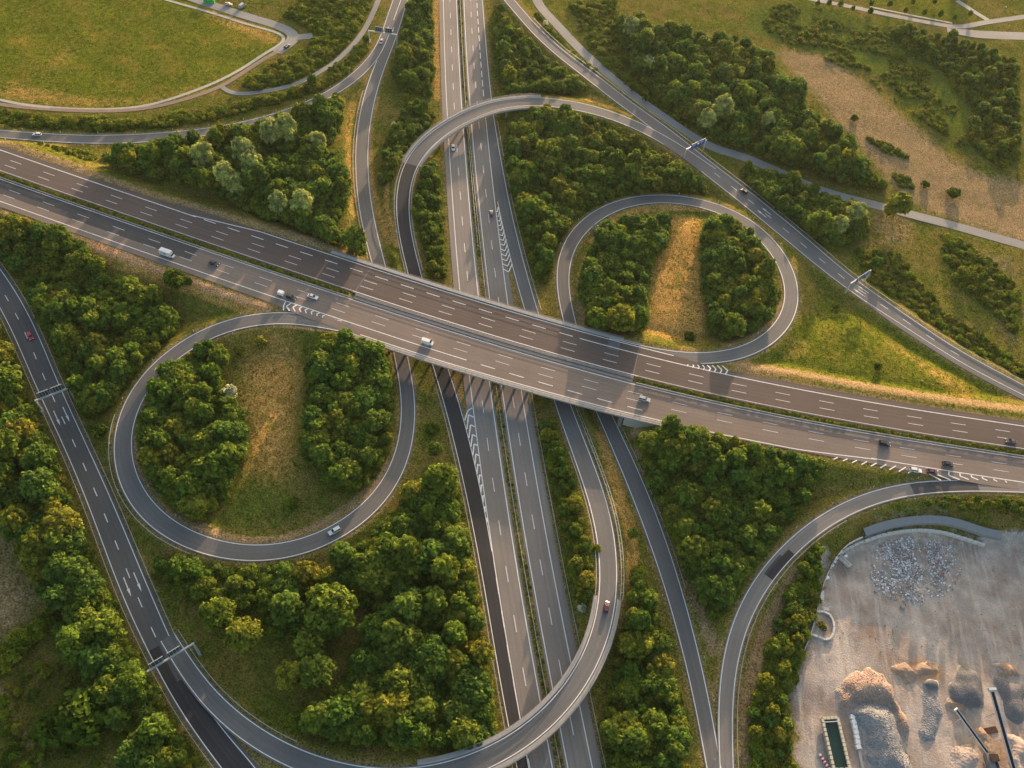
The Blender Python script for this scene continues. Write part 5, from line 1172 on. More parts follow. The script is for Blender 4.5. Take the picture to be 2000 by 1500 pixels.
def motorhome(col):
    e = empty('motorhome'); p = car_paint(col); W = 1.12
    loft([(-3.3, ring(W*.97, .5, 2.5, 2.85, .9)), (-3.2, ring(W, .42, 2.6, 2.95, .9)), (1.6, ring(W, .42, 2.6, 2.95, .9)), (2.0, ring(W*.96, 1.75, 2.55, 2.8, .85))], 'living_box', p, e)
    loft([(1.5, ring(.98, .32, 1.5, 1.95, .85)), (2.1, ring(.98, .32, 1.3, 1.75, .85)), (2.6, ring(.96, .32, .9, 1.12)), (3.2, ring(.82, .36, .75, .92))], 'cab', p, e)
    MB().add([(2.16, -.80, 1.72), (2.16, .80, 1.72), (2.58, .86, 1.16), (2.58, -.86, 1.16)], [(0,3,2,1)]).build('windscreen', M['glass'], e).location = (.04, 0, .03)
    for s in (-1, 1):
        for x0, x1, z0, z1 in ((-2.4, -1.7, 1.5, 2.0), (-1.2, 0.0, 1.5, 2.05), (1.65, 2.1, 1.3, 1.7)):
            MB().box(((x0+x1)/2, s*(W if x1 < 1.6 else .96), (z0+z1)/2), (x1-x0, .05, z1-z0)).build('side_window', M['glass'], e)
    MB().box((-1.0, 0, 2.99), (.6, .5, .1)).build('roof_hatch', M['plastic_white'], e)
    wheels(e, (-1.9, 2.3), .98, .34); lights(e, 3.1, -3.28, .95, .72, .95)
    return e
def trailer(col):
    e = empty('box_trailer'); p = car_paint(col); W = .92
    loft([(-1.35, ring(W*.92, .55, 1.7, 1.95, .8)), (-1.25, ring(W, .5, 1.8, 2.1, .82)), (0.9, ring(W, .5, 1.8, 2.1, .82)), (1.25, ring(W*.9, .5, 1.5, 1.85, .78))], 'box', p, e)
    MB().bar((1.2, 0, .5), (2.3, 0, .5), .1).build('drawbar', M['black'], e); wheels(e, (-.1,), W + .06, .3)
    for s in (-1, 1): MB().box((-1.36, s*.7, .75), (.06, .25, .15)).build('tail_light', M['tail'], e)
    return e
def place(e, name, x, y, road, d, label, cat, lift=0.7, z=None, rz=None):
    e.name = name
    if road is not None:
        q = np.array([to_px(p) for p in road.c]); k = int(np.argmin(np.hypot(q[:, 0]-x, q[:, 1]-y))); z0 = road.c[k, 2]
        p = P(x, y, z0 + lift); k = int(np.argmin(((road.c[:, :2] - p[:2]) ** 2).sum(1))); t = road.t[k] * d; rz = math.atan2(t[1], t[0])
        z0 = road.c[k, 2] + 0.035
    else:
        p = P(x, y, lift); z0 = float(height(p[0], p[1])) + (z or 0.1)
    e.location = (p[0], p[1], z0); e.rotation_euler = (0, 0, rz); return tag(e, label, cat)
WH, SIL, BLK, GRY, RED, CRM, DRD, DGR = (.72, .72, .70), (.40, .41, .41), (.012, .012, .014), (.09, .095, .10), (.62, .02, .04), (.62, .55, .42), (.10, .025, .03), (.035, .04, .045)
place(motorhome(WH), 'motorhome', 327, 495, EW, 1, 'white motorhome in the slow lane on the left of the motorway', 'motorhome', 1.3)
place(car('sedan', DGR), 'car', 418, 514, EW, 1, 'dark grey car just ahead of the white motorhome', 'car')
place(trailer(WH), 'box_trailer', 549, 573, EW, 1, 'white box trailer towed along the motorway beside the hatched gore', 'trailer', 1.0)
place(car('estate', DGR), 'car', 569, 580, EW, 1, 'dark car towing the white box trailer', 'car')
place(car('sedan', WH), 'car', 611, 579, EW, 1, 'white car overtaking the dark car with the trailer', 'car')
place(van(WH), 'van', 835, 668, EW, 1, 'white van on the near side of the bridge', 'van', 0.9)
place(car('estate', SIL), 'car', 1259, 779, EW, 1, 'silver car at the right end of the bridge', 'car')
place(car('suv', BLK), 'car', 1728, 866, EW, 1, 'black car in the fast lane near the median at right', 'car')
place(car('sedan', BLK), 'car', 1852, 906, EW, 1, 'dark car in the slow lane passing the stopped white car', 'car')
place(car('estate', WH), 'car', 1789, 918, EW, 1, 'white estate car stopped on the hatched gore at right', 'car')
place(car('sedan', DRD), 'car', 1821, 921, EW, 1, 'dark red car stopped in front of the white estate car', 'car')
place(car('sedan', GRY), 'car', 1975, 861, EW, -1, 'grey car on the far carriageway at the right edge', 'car')
place(car('suv', WH), 'car', 653, 1037, LSW, -1, 'white car with dark bonnet driving in the left loop', 'car')
place(car('hatch', RED), 'car', 59, 656, FL, 1, 'red car on the two-lane road at far left', 'car')
place(car('hatch', WH), 'car', 72, 262, UL, 1, 'white car on the slip road under the green field', 'car')
place(car('hatch', CRM), 'car', 745, 81, UL, 1, 'cream car just past the top gantry', 'car')
place(car('sedan', WH), 'car', 885, 288, NSW, 1, 'white car on the lower motorway below the top flyover', 'car')
place(car('hatch', GRY), 'car', 960, 416, NSE, -1, 'grey car beside the chevron gore of the lower motorway', 'car')
place(car('hatch', BLK), 'car', 1453, 373, RD, -1, 'black car on the right slip road below the blue gantry', 'car')
place(car('hatch', DRD), 'car', 1185, 1185, RE, -1, 'dark red car entering the bottom flyover', 'car')
def pickup():
    e = car('estate', BLK); MB().box((-1.1, 0, 1.25), (1.9, 1.5, .5)).build('load_cover', M['plastic_white'], e); return e
place(pickup(), 'pickup', 561, 90, p4, 1, 'black pickup with a white load cover parked on the service road', 'pickup')
M['green_paint'] = flat('green_paint', (0.05, 0.42, 0.08), 0.5, 0.4, 0, 0.1)
ct = empty('container'); MB().box((0, 0, 1.3), (6.0, 2.4, 2.6)).build('body', M['green_paint'], ct)
for k in range(12): MB().box((-2.75 + k * .5, -1.22, 1.3), (.2, .08, 2.3)).build('rib', M['green_paint'], ct)
MB().box((3.02, 0, 1.3), (.06, 2.1, 2.3)).build('door', M['green_paint'], ct)
place(ct, 'container', 408, -1, None, 1, 'bright green container at the top edge by the service road', 'container', 1.2, 0.1, math.radians(4))
place(car('hatch', SIL), 'car', 446, 6, None, 1, 'grey parked car on the service yard at the top', 'car', 0.7, 0.1, math.radians(10))
place(van((.35, .36, .38)), 'van', 473, 9, None, 1, 'grey parked van beside the bushes at the top', 'van', 0.8, 0.1, math.radians(70))

# ------------------------------------------------------------------ sign gantries
M['sign_blue'] = flat('sign_blue', (0.03, 0.10, 0.36), 0.4, 0.4)
M['sign_back'] = flat('sign_back', (0.06, 0.085, 0.095), 0.55, 0.4, 0.2)
M['galv'] = flat('pale_steel', (0.55, 0.55, 0.53), 0.5, 0.4, 0.2, 0.1)
def gantry(a, b, zr, hb, panels, face, label, base=True):
    """a, b: pixels of the two beam ends; hb: beam height above the road; face: -1 panels on the near side, +1 on the far side"""
    A = P(*a, zr + hb); B = P(*b, zr + hb); d = B - A; ln = np.linalg.norm(d); d /= ln; n = np.array([-d[1], d[0], 0])
    if n[1] < 0: n = -n
    g = tag(empty('sign_gantry', ((A+B)/2)[:2].tolist() + [zr]), label, 'gantry')
    O = np.array(g.location); q = lambda v: tuple(np.array(v) - O)
    MB().bar(q(A), q(B), 0.5, 0.6).build('beam', M['galv'], g)
    for e in (A + d * .3, B - d * .3):
        z0 = float(height(e[0], e[1])) - .3
        MB().bar(q((e[0], e[1], z0)), q((e[0], e[1], e[2])), 0.5, 0.45).build('post', M['galv'], g)
        if base: MB().box(q((e[0], e[1], z0 + .7)), (4.2, 1.1, 1.2), math.atan2(n[1], n[0]), .8).build('footing', M['concrete'], g)
    for t0, t1 in panels:
        c0, c1 = A + d * ln * t0, A + d * ln * t1; o = n * face * 0.45; zc = 1.15 if face > 0 else 0.3; hh = 1.75
        m = (c0 + c1) / 2 + o + np.array([0, 0, zc]); rz = math.atan2(d[1], d[0]); w = ln * (t1 - t0)
        p = MB().box((0, 0, 0), (w, .14, 2 * hh)).build('sign_panel', M['sign_blue'] if face < 0 else M['sign_back'], g, loc=q(m), rot=(0, 0, rz))
        MB().box((0, 0, hh + .06), (w + .1, .18, .12)).build('frame', M['galv'], p)
        if face > 0:
            for k in range(4): MB().box((-w/2 + w * (k + .5) / 4, -.16, 0), (.10, .16, 2 * hh)).build('strut', M['galv'], p)
            MB().box((0, .09, 0), (w * .98, .04, 2 * hh - .1)).build('sign_face', M['sign_blue'], p)
        else:
            for zz, ww in ((.9, .55), (.35, .45)): MB().box((-.3, -.09, zz), (w * ww, .03, .22)).build('white_mark', M['plastic_white'], p)
            MB().bar((0, -.09, -.2), (0, -.09, -1.1), .2, .04).build('white_mark', M['plastic_white'], p)
    return g
gantry((68, 783), (136, 757), 0.4, 6.3, [(.14, .46), (.52, .84)], 1, 'steel sign gantry across the left two-lane road near the loop')
gantry((274, 1320), (379, 1256), 0.2, 6.3, [(.20, .46), (.54, .78)], 1, 'steel sign gantry across the left road at the dark asphalt seam')
gantry((719, 60), (776, 68), 0.0, 6.5, [(.23, .50), (.58, .82)], 1, 'sign gantry with grey-blue sign backs at the top left slip road')
gantry((1340, 292), (1380, 273), 2.2, 6.0, [(.20, .50), (.60, .88)], -1, 'gantry with two blue signs over the right slip road near the merge', False)
gantry((1661, 554), (1701, 528), 2.6, 6.0, [(.22, .52), (.56, .86)], -1, 'gantry with blue sign over the right slip road farther down', False)

# ------------------------------------------------------------------ gravel yard
def stones_mat(name, c1, c2, c3, sc=2.2):
    m, nt, b = new_mat(name, 0.95, 0.1); g = nd(nt, 'ShaderNodeNewGeometry')
    v = nd(nt, 'ShaderNodeTexVoronoi'); v.inputs['Scale'].default_value = sc; lk(nt, g.outputs['Position'], v.inputs['Vector'])
    n = noise(nt, g.outputs['Position'], 0.25, 4); sepc = nd(nt, 'ShaderNodeSeparateColor'); lk(nt, v.outputs['Color'], sepc.inputs[0])
    c = mix(nt, sepc.outputs[0], c1, c2); c = mix(nt, ramp(nt, n, [(.4, 0), (.65, .8)]), c, c3)
    rim = nd(nt, 'ShaderNodeAttribute', attribute_name='rim'); na = nd(nt, 'ShaderNodeMath', operation='MULTIPLY_ADD'); lk(nt, noise(nt, g.outputs['Position'], 0.6, 5, 0.7), na.inputs[0]); na.inputs[1].default_value = 1.5; na.inputs[2].default_value = -0.75
    ad = nd(nt, 'ShaderNodeMath', operation='ADD'); lk(nt, rim.outputs['Fac'], ad.inputs[0]); lk(nt, na.outputs[0], ad.inputs[1])
    c = mix(nt, ramp(nt, ad.outputs[0], [(0.25, 0.0), (0.75, 1.0)]), (0.40, 0.355, 0.31), c)
    lk(nt, c, b.inputs['Base Color']); bump(nt, b, v.outputs['Distance'], 0.8, 0.25); return m
M['gravel_grey'] = stones_mat('grey_gravel', (0.15, 0.155, 0.16), (0.33, 0.33, 0.33), (0.21, 0.21, 0.21))
M['gravel_red'] = stones_mat('reddish_gravel', (0.22, 0.15, 0.115), (0.44, 0.33, 0.26), (0.30, 0.215, 0.16))
M['gravel_dark'] = stones_mat('dark_gravel', (0.12, 0.125, 0.13), (0.19, 0.19, 0.19), (0.15, 0.15, 0.155), 3)
M['sand_orange'] = stones_mat('orange_sand', (0.30, 0.195, 0.13), (0.40, 0.27, 0.18), (0.26, 0.21, 0.17), 1.0)
M['sand_pale'] = stones_mat('pale_sand', (0.34, 0.29, 0.25), (0.43, 0.37, 0.33), (0.36, 0.28, 0.23), 1.0)
M['rubble_base'] = stones_mat('rubble_soil', (0.24, 0.21, 0.185), (0.40, 0.37, 0.34), (0.25, 0.20, 0.165), 1.5)
def heap(px, hgt, mat, label, seed, power=0.8, rough=0.25, name='gravel_pile', z=1.0):
    """a heap over an outline: higher towards the middle, with an uneven skin"""
    Q = PP(px, z); x0, y0 = Q.min(0) - 1; x1, y1 = Q.max(0) + 1; st = 0.8
    X, Y = np.meshgrid(np.arange(x0, x1, st), np.arange(y0, y1, st), indexing='ij'); ins = inpoly(X, Y, Q)
    Qd = resamp(np.vstack([Q, Q[:1]]), 240); D = np.sqrt(((X[..., None] - Qd[:, 0]) ** 2 + (Y[..., None] - Qd[:, 1]) ** 2).min(-1)) * np.where(ins, 1, -1)
    D = D + (vnoise(X, Y, 7, seed + 5) - .5) * 4.0 + (vnoise(X, Y, 2.5, seed + 6) - .5) * 1.4
    H = np.clip(D, -1.5, None); dm = H.max(); T = np.clip(H / dm, 0, 1) ** power
    Z = hgt * (3 * T ** 2 - 2 * T ** 3) * 1.0 + (vnoise(X, Y, 3.1, seed) - .5) * rough * 2 * np.clip(T * 4, 0, 1) + (vnoise(X, Y, 1.3, seed + 1) - .5) * rough + np.where(D < 0, D * .4, 0)
    Z += np.array([[float(height(a, b)) for b in Y[0]] for a in X[:, 0]]) - .1
    nx, ny = X.shape; idx = np.arange(nx * ny).reshape(nx, ny); F = np.stack([idx[:-1, :-1], idx[1:, :-1], idx[1:, 1:], idx[:-1, 1:]], -1).reshape(-1, 4)
    F = F[(D.ravel()[F] > -1.4).all(1)]
    me = mesh_np(name, np.stack([X, Y, Z], -1).reshape(-1, 3), F, mat, smooth=True); at = me.attributes.new('rim', 'FLOAT', 'POINT'); at.data.foreach_set('value', np.clip(0.25 + D / 1.6, 0, 1.4).ravel().astype(np.float32))
    return tag(link(name, me), label, 'heap')
heap([(1640,1350),(1650,1325),(1675,1308),(1700,1304),(1730,1312),(1752,1335),(1765,1370),(1772,1400),(1776,1425),(1755,1400),(1735,1380),(1700,1375),(1660,1385),(1640,1375)], 3.0, M['gravel_red'], 'reddish gravel heap capping the grey gravel in the yard', 11, .55)
heap([(1655,1388),(1675,1374),(1705,1366),(1738,1370),(1756,1392),(1764,1425),(1778,1460),(1795,1525),(1705,1525),(1694,1470),(1686,1430),(1672,1405)], 3.6, M['gravel_grey'], 'large grey gravel heap beside the water basin', 12, .55)
heap([(1862,1300),(1885,1297),(1905,1310),(1925,1335),(1945,1360),(1930,1385),(1900,1390),(1870,1370),(1858,1335)], 3.4, M['gravel_dark'], 'dark gravel heap with raked flanks in the yard', 13, .65)
heap([(1800,1325),(1820,1320),(1838,1328),(1836,1342),(1818,1348),(1802,1340)], 1.6, M['gravel_dark'], 'small round heap of dark gravel at the end of the ramp', 14, .6)
heap([(1800,1345),(1838,1345),(1842,1400),(1840,1450),(1805,1450),(1800,1400)], 1.1, M['gravel_grey'], 'long low gravel ramp with wheel tracks', 15, .6, .12, 'gravel_ramp')
heap([(1738,1298),(1760,1288),(1800,1285),(1838,1292),(1848,1312),(1842,1326),(1812,1324),(1775,1326),(1750,1315)], 1.1, M['sand_orange'], 'bank of orange sand above the gravel ramp', 16, .8, .35, 'sand_bank')
heap([(1945,1295),(1970,1288),(1992,1300),(1998,1315),(1970,1318)], 1.2, M['sand_orange'], 'orange sand patch at the right edge of the yard', 17, .8, .3, 'sand_bank')
heap([(1843,1370),(1870,1350),(1900,1375),(1890,1395),(1860,1385)], 1.0, M['sand_orange'], 'small orange sand ridges by the short conveyor', 18, .8, .4, 'sand_bank')
heap([(1865,1460),(1880,1440),(1905,1450),(1915,1480),(1905,1520),(1862,1520)], 1.8, M['sand_pale'], 'pale sand heap under the short conveyor', 19, .9, .15, 'sand_heap')
heap([(1965,1430),(1985,1432),(2005,1455),(2010,1520),(1975,1520)], 2.2, M['sand_pale'], 'pale sand heap right of the long conveyor', 20, .9, .15, 'sand_heap')
heap([(1900,1408),(1925,1412),(1945,1440),(1950,1500),(1925,1470),(1905,1440)], 1.0, M['sand_orange'], 'orange sand heap between the conveyors', 21, .9, .2, 'sand_heap')
heap([(1940,1310),(1970,1320),(2010,1330),(2010,1420),(1975,1400),(1950,1360)], 1.8, M['gravel_dark'], 'grey gravel bank at the right edge of the yard', 22, .8, .3)
heap([(1710,1090),(1745,1060),(1790,1050),(1840,1068),(1868,1090),(1865,1125),(1845,1150),(1800,1165),(1750,1165),(1722,1140)], 0.5, M['rubble_base'], 'low rubble heap strewn with pale concrete lumps', 23, .5, .5, 'rubble_heap')
M['chunk_pale'] = flat('broken_concrete', (0.74, 0.74, 0.73), 0.9, 0.1, 0, 0.3, 1.0); M['chunk_grey'] = flat('broken_stone', (0.30, 0.29, 0.28), 0.9, 0.1, 0, 0.3, 1.0); M['chunk_brick'] = flat('broken_brick', (0.36, 0.17, 0.10), 0.9, 0.1, 0, 0.3, 1.0)
RUB = PP([(1690,1085),(1730,1056),(1790,1045),(1860,1060),(1885,1090),(1878,1130),(1855,1160),(1805,1178),(1745,1172),(1705,1140)], 0.5)
def chunks(n, poly, s0, s1, mat, label, dens=None, zoff=0.0):
    V = []; F = []; k = 0; x0, y0 = poly.min(0); x1, y1 = poly.max(0); cube = np.array([(-1,-1,-1),(1,-1,-1),(1,1,-1),(-1,1,-1),(-1,-1,1),(1,-1,1),(1,1,1),(-1,1,1)], float); cf = np.array([(0,3,2,1),(4,5,6,7),(0,1,5,4),(1,2,6,5),(2,3,7,6),(3,0,4,7)])
    dg = bpy.context.evaluated_depsgraph_get()
    while k < n:
        x, y = RNG.uniform(x0, x1), RNG.uniform(y0, y1)
        if not inpoly(np.array(x), np.array(y), poly): continue
        if dens and RNG.random() > dens(x, y): continue
        s = RNG.uniform(s0, s1) ** 1.0; R = np.linalg.qr(RNG.normal(size=(3, 3)))[0]
        hit = scene.ray_cast(dg, Vector((x, y, 40)), Vector((0, 0, -1)))
        z = hit[1][2] if hit[0] else float(height(x, y))
        V.append((cube * RNG.uniform(.6, 1.1, (8, 1)) * s * RNG.uniform(.5, 1.2, 3)) @ R + np.array([x, y, z + s * .3])); F.append(cf + 8 * k); k += 1
    o = link('rubble', mesh_np('rubble', np.vstack(V), np.vstack(F), mat)); return tag(o, label, kind='stuff')
bpy.context.view_layer.update()
RC = RUB.mean(0)
dn = lambda x, y: (float(vnoise(np.array(x), np.array(y), 5.5, 31)) * .75 + float(vnoise(np.array(x), np.array(y), 2, 32)) * .35) ** 3.0 * max(0.04, 1.3 - math.hypot(x - RC[0], y - RC[1]) / 17)
chunks(1500, RUB, .06, .34, M['chunk_pale'], 'pale concrete lumps strewn over the rubble heap', dn)
chunks(1200, RUB, .06, .30, M['chunk_grey'], 'grey stones strewn over the rubble heap', dn)
chunks(120, RUB, .12, .35, M['chunk_brick'], 'reddish brick bits on the rubble heap', dn)
YARD = PP([(1640,1090),(1720,1060),(1960,1060),(2010,1080),(2010,1280),(1850,1280),(1700,1290),(1590,1300),(1620,1180)], 0)
chunks(220, YARD, .05, .22, M['chunk_grey'], 'loose stones on the yard floor')
chunks(500, PP([(1640,1350),(1675,1306),(1735,1312),(1776,1425),(1790,1500),(1690,1500),(1645,1400)], 1.5), .08, .22, M['chunk_grey'], 'loose stones on the gravel heaps')

def block_row(pts, w, h, ln, mat, name, label, cat, part='block', gap=.06, z=0.0, jit=0.03, zbase=0.0):
    Q = catmull(PP(pts, z)); s = arclen(Q)[-1]; n = max(1, int(s / ln)); R = resamp(Q, n + 1)
    e = tag(empty(name, (R[0, 0], R[0, 1], 0)), label, cat); me = MB().box((0, 0, h / 2), (s / n - gap, w, h), 0, .94).mesh(part, mat)
    for a, b in zip(R[:-1], R[1:]):
        m = (a + b) / 2; link(part, me, e, loc=(m[0] - R[0, 0], m[1] - R[0, 1], float(height(m[0], m[1])) - .15 + zbase), rot=(0, 0, math.atan2(b[1]-a[1], b[0]-a[0]) + RNG.normal(0, jit)))
    return e
M['block_pale'] = flat('pale_blocks', (0.55, 0.53, 0.49), 0.85, 0.2, 0, 0.2, 0.8)
M['membrane'] = flat('grey_membrane', (0.23, 0.24, 0.245), 0.8, 0.2, 0, 0.15, 0.7)
block_row([(1686,1060),(1720,1049),(1760,1041.5),(1800,1039.5),(1840,1043),(1880,1052),(1925,1063)], .9, 1.5, 2.4, M['block_pale'], 'block_wall', 'curved wall of pale concrete blocks at the back of the yard', 'wall', z=1)
bank = Path([(1679,1050),(1720,1036),(1770,1028),(1820,1026),(1870,1033),(1905,1045),(1948,1052)], 2.6); bank.c[:, 2] += 1.0
o = strip(bank.pts(bank.s, -1, 0, -.7), bank.pts(bank.s, 1, 0, 0.5), 'concrete_bank', M['membrane'], None, 1.5); tag(o, 'smooth grey concrete bank behind the curved block wall', 'bank')
block_row([(1680,1054),(1655,1066),(1640,1080),(1627,1100)], .35, 1.6, 3.0, M['block_pale'], 'yard_wall', 'thin pale wall curving at the upper left of the yard', 'wall', 'panel', .02, 1, 0)
block_row([(1627,1100),(1613,1130),(1604,1160),(1597,1190),(1583,1240),(1568,1277)], .30, 1.3, 3.0, M['block_pale'], 'yard_wall', 'long straight pale wall along the left side of the yard', 'wall', 'panel', .02, .5, 0)
block_row([(1640,1084),(1652,1075),(1672,1065),(1684,1060)], .8, .9, 2.0, M['block_pale'], 'block_row', 'short row of concrete blocks inside the upper left wall', 'blocks', z=.6)
block_row([(1597,1193),(1611,1193),(1621,1198),(1628,1211),(1630,1226),(1627,1239),(1619,1249),(1607,1247),(1597,1242),(1586,1238)], .7, .9, 2.3, M['block_pale'], 'barrier_ring', 'half ring of pale concrete barriers against the yard wall', 'barriers', 'barrier', z=.4)
one('shrub', 1606, 1222, .9, 'weeds inside the half ring of barriers', 'bush', .8)
tg = tag(empty('concrete_trough'), 'pale concrete trough lying at the upper left of the yard', 'trough')
a, b = P(1640, 1087, .6), P(1660, 1106, .6); mb = MB(); mb.bar(a, b, 1.5, 1.1); mb.build('body', M['block_pale'], tg); MB().bar(a * .94 + b * .06 + (0, 0, .57), a * .06 + b * .94 + (0, 0, .57), .9, .1).build('channel', M['concrete'], tg)
def slab(name, x, y, d, rz, mat, label, cat):
    p = P(x, y, .4); o = MB().box((0, 0, d[2]/2), d, 0, .95).build(name, mat, loc=(p[0], p[1], float(height(p[0], p[1])) - .05), rot=(0, 0, rz)); return tag(o, label, cat)
slab('white_block', 1651, 1087, (1.2, .9, .9), .5, M['plastic_white'], 'small white block beside the concrete trough', 'block')
slab('white_drum', 1617, 1127, (1.3, 1.1, .9), .2, M['plastic_white'], 'round white drum at the yard wall', 'drum')
slab('crate', 1613, 1145, (1.0, .9, .6), .1, M['chunk_brick'], 'reddish crate at the yard wall below the white drum', 'crate')
slab('plank_stack', 1608, 1163, (1.0, 4.6, .5), -.2, M['block_pale'], 'long stack of pale planks at the yard wall', 'planks')
slab('pallet', 1612, 1187, (1.1, 1.3, .5), .1, M['block_pale'], 'left of two pallets above the barrier ring', 'pallet')
slab('pallet', 1618, 1188, (1.1, 1.3, .5), .1, M['block_pale'], 'right of two pallets above the barrier ring', 'pallet')
for i, (x, y) in enumerate([(1630,1098), (1626,1105), (1633,1092)]): slab('steel_cage', x, y, (1.3, 1.0, 1.0), .9, M['galv'], ['middle', 'lowest', 'uppermost'][i] + ' of three grey wire cages by the curved yard wall', 'cage')
slab('boulder', 1765, 1184, (1.3, 1.1, .9), .4, M['chunk_grey'], 'single dark boulder below the rubble heap', 'boulder')
slab('boulder', 1712, 1153, (.9, .8, .7), .4, M['chunk_grey'], 'single boulder left of the rubble heap', 'boulder')
# water basin
M['pool'] = flat('green_water', (0.012, 0.035, 0.022), 0.06, 0.5); M['sacks'] = flat('sandstone_blocks', (0.50, 0.46, 0.36), 0.9, 0.1, 0, 0.2, 1.0)
C4 = [P(1606, 1403, .8), P(1636, 1401, .8), P(1660, 1502, .8), P(1629, 1503, .8)]
bs = tag(empty('water_basin', tuple(C4[0][:2]) + (0,)), 'long basin of green water walled with scalloped pale blocks', 'basin'); O = np.array(bs.location)
me = bpy.data.meshes.new('water'); me.from_pydata([tuple(np.array((c[0], c[1], .35)) - O) for c in C4], [], [(0, 3, 2, 1)]); me.materials.append(M['pool']); link('water', me, bs)
blk = MB().box((0, 0, .55), (1.25, .95, 1.3), 0, .9).mesh('block', M['sacks'])
for a, b in zip(C4, C4[1:] + C4[:1]):
    d = b - a; n = max(2, int(np.linalg.norm(d[:2]) / 1.3))
    for k in range(n):
        m = a + d * (k + .5) / n; link('block', blk, bs, loc=(m[0] - O[0], m[1] - O[1], -.15), rot=(0, 0, math.atan2(d[1], d[0]) + RNG.normal(0, .06)))
a, b = C4[0] * .92 + C4[3] * .08, C4[1] * .92 + C4[2] * .08
MB().bar(np.array((*a[:2], .95)) - O, np.array((*b[:2], .95)) - O, .25, .2).build('crossbar', M['galv'], bs)
p = P(1619, 1417, .5); slab('pump', 1619, 1418, (1.1, 1.2, .9), .2, M['green_paint'], 'small greenish pump at the far end of the basin', 'pump')
block_row([(1664,1396),(1670,1420),(1675,1445),(1678,1463)], 1.5, 1.2, 1.5, M['plastic_white'], 'white_block_row', 'wavy row of bright white blocks beside the basin', 'blocks', jit=.25)
block_row([(1678,1463),(1684,1485),(1689,1510)], .9, .9, 6.0, M['concrete_pale'], 'concrete_beam', 'straight pale beam continuing the row of white blocks', 'beam', 'segment')
M['red'] = flat('red_plastic', (0.5, 0.03, 0.03), 0.5)
rb = tag(empty('warning_barrier'), 'red and white striped barrier left of the basin', 'barrier')
for k in range(9):
    p = P(1604 + k * 2.2, 1473 + k * 3.4, .4); MB().box((p[0], p[1], float(height(p[0], p[1])) + .4), (.7, .7, .9), .5).build('segment', M['red'] if k % 2 else M['plastic_white'], rb)
# conveyors
M['belt'] = flat('black_belt', (0.015, 0.015, 0.02), 0.7, 0.3)
def conveyor(a, za, b, zb, w, label, legs):
    A = P(*a, za); B = P(*b, zb); e = tag(empty('conveyor', (B[0], B[1], 0)), label, 'conveyor'); O = np.array(e.location)
    d = B - A; L = np.linalg.norm(d); u = np.cross(d / L, (0, 0, 1)); u /= np.linalg.norm(u)
    MB().bar(A - O, B - O, w, .12).build('belt', M['belt'], e)
    for s in (-1, 1): MB().bar(A + u * s * (w / 2 + .12) - O + (0, 0, .1), B + u * s * (w / 2 + .12) - O + (0, 0, .1), .16, .5).build('side_rail', M['galv'], e)
    for s in (-1, 1):
        for t in legs:
            q = A + d * t + u * s * (w / 2); MB().bar(q - O, (q + u * s * .4) * (1, 1, 0) - O, .14).build('leg', M['galv'], e)
    MB().cyl(A - u * (w / 2 + .3) - O, A + u * (w / 2 + .3) - O, .35, 12).build('head_drum', M['galv'], e)
    return e, A, u
cv, A, u = conveyor((1937, 1349), 7.0, (1985, 1520), 1.6, 1.1, 'long conveyor belt rising over the sand heaps', (.25, .55)); 
MB().box(tuple(A - np.array(cv.location) + (0, 0.4, .3)), (2.6, .8, 1.0), math.atan2(u[1], u[0])).build('head_box', M['galv'], cv)
conveyor((1867, 1386), 4.2, (1928, 1470), 1.2, .8, 'short conveyor belt left of the long one', (.2, .6))
cr_ = tag(empty('crusher'), 'screening machine at the foot of the conveyors', 'machine'); p = P(1938, 1492, 1.2); cr_.location = (p[0], p[1], 0)
MB().box((0, 0, 1.3), (3.2, 6.0, 1.8), .1).build('body', M['concrete_dark'], cr_); MB().box((.2, 1.5, 2.6), (2.2, 1.8, .9), .1, 1.25).build('hopper', M['rust'], cr_)
for s in (-1, 1): MB().box((s * 1.3, 0, .4), (.5, 5.0, .8), .1).build('track', M['black'], cr_)
MB().box((1.0, -1.2, 2.45), (.7, 3.0, .3), .1).build('belt', M['belt'], cr_)
# brick-edged bay behind the conveyor
slab('scrap_metal', 1938, 1425, (4.5, 2.0, .35), .3, M['rust'], 'rusty scrap lying under the long conveyor', 'scrap')

# ------------------------------------------------------------------ top right corner: house, lamp
M['wall'] = flat('white_render', (0.55, 0.54, 0.51), 0.8, 0.2, 0, 0.08); M['rooft'] = flat('roof_grey', (0.12, 0.11, 0.11), 0.8, 0.2, 0, 0.2)
hs = tag(empty('house', tuple(P(1872, -14, 0)[:2]) + (0,), math.radians(-28)), 'corner of a pale house at the top right', 'house')
MB().box((0, 0, 2.6), (10, 8, 5.2)).build('wall', M['wall'], hs); MB().box((0, 0, 5.9), (10.6, 8.6, 1.5), 0, .55).build('roof', M['rooft'], hs)
for x in (-3, 0, 3): w = MB().box((x, -4.02, 2.6), (1.1, .1, 1.4)).build('window', M['glass'], hs); MB().box((x, -4.06, 1.85), (1.3, .2, .1)).build('sill', M['concrete_pale'], w)
MB().box((5.03, 1, 1.1), (.1, 1.1, 2.2)).build('door', M['sign_back'], hs)
p = P(1950, 33, 0); lp = tag(empty('street_lamp', (p[0], p[1], float(height(p[0], p[1])))), 'tall street lamp at the paved yard, top right', 'lamp')
MB().cyl((0, 0, 0), (0, 0, 7.5), .09, 8, .06).build('pole', M['galv'], lp); MB().bar((0, 0, 7.5), (1.2, 0, 7.7), .08).build('arm', M['galv'], lp); MB().box((1.4, 0, 7.7), (.7, .3, .15)).build('lamp_head', M['plastic_white'], lp)

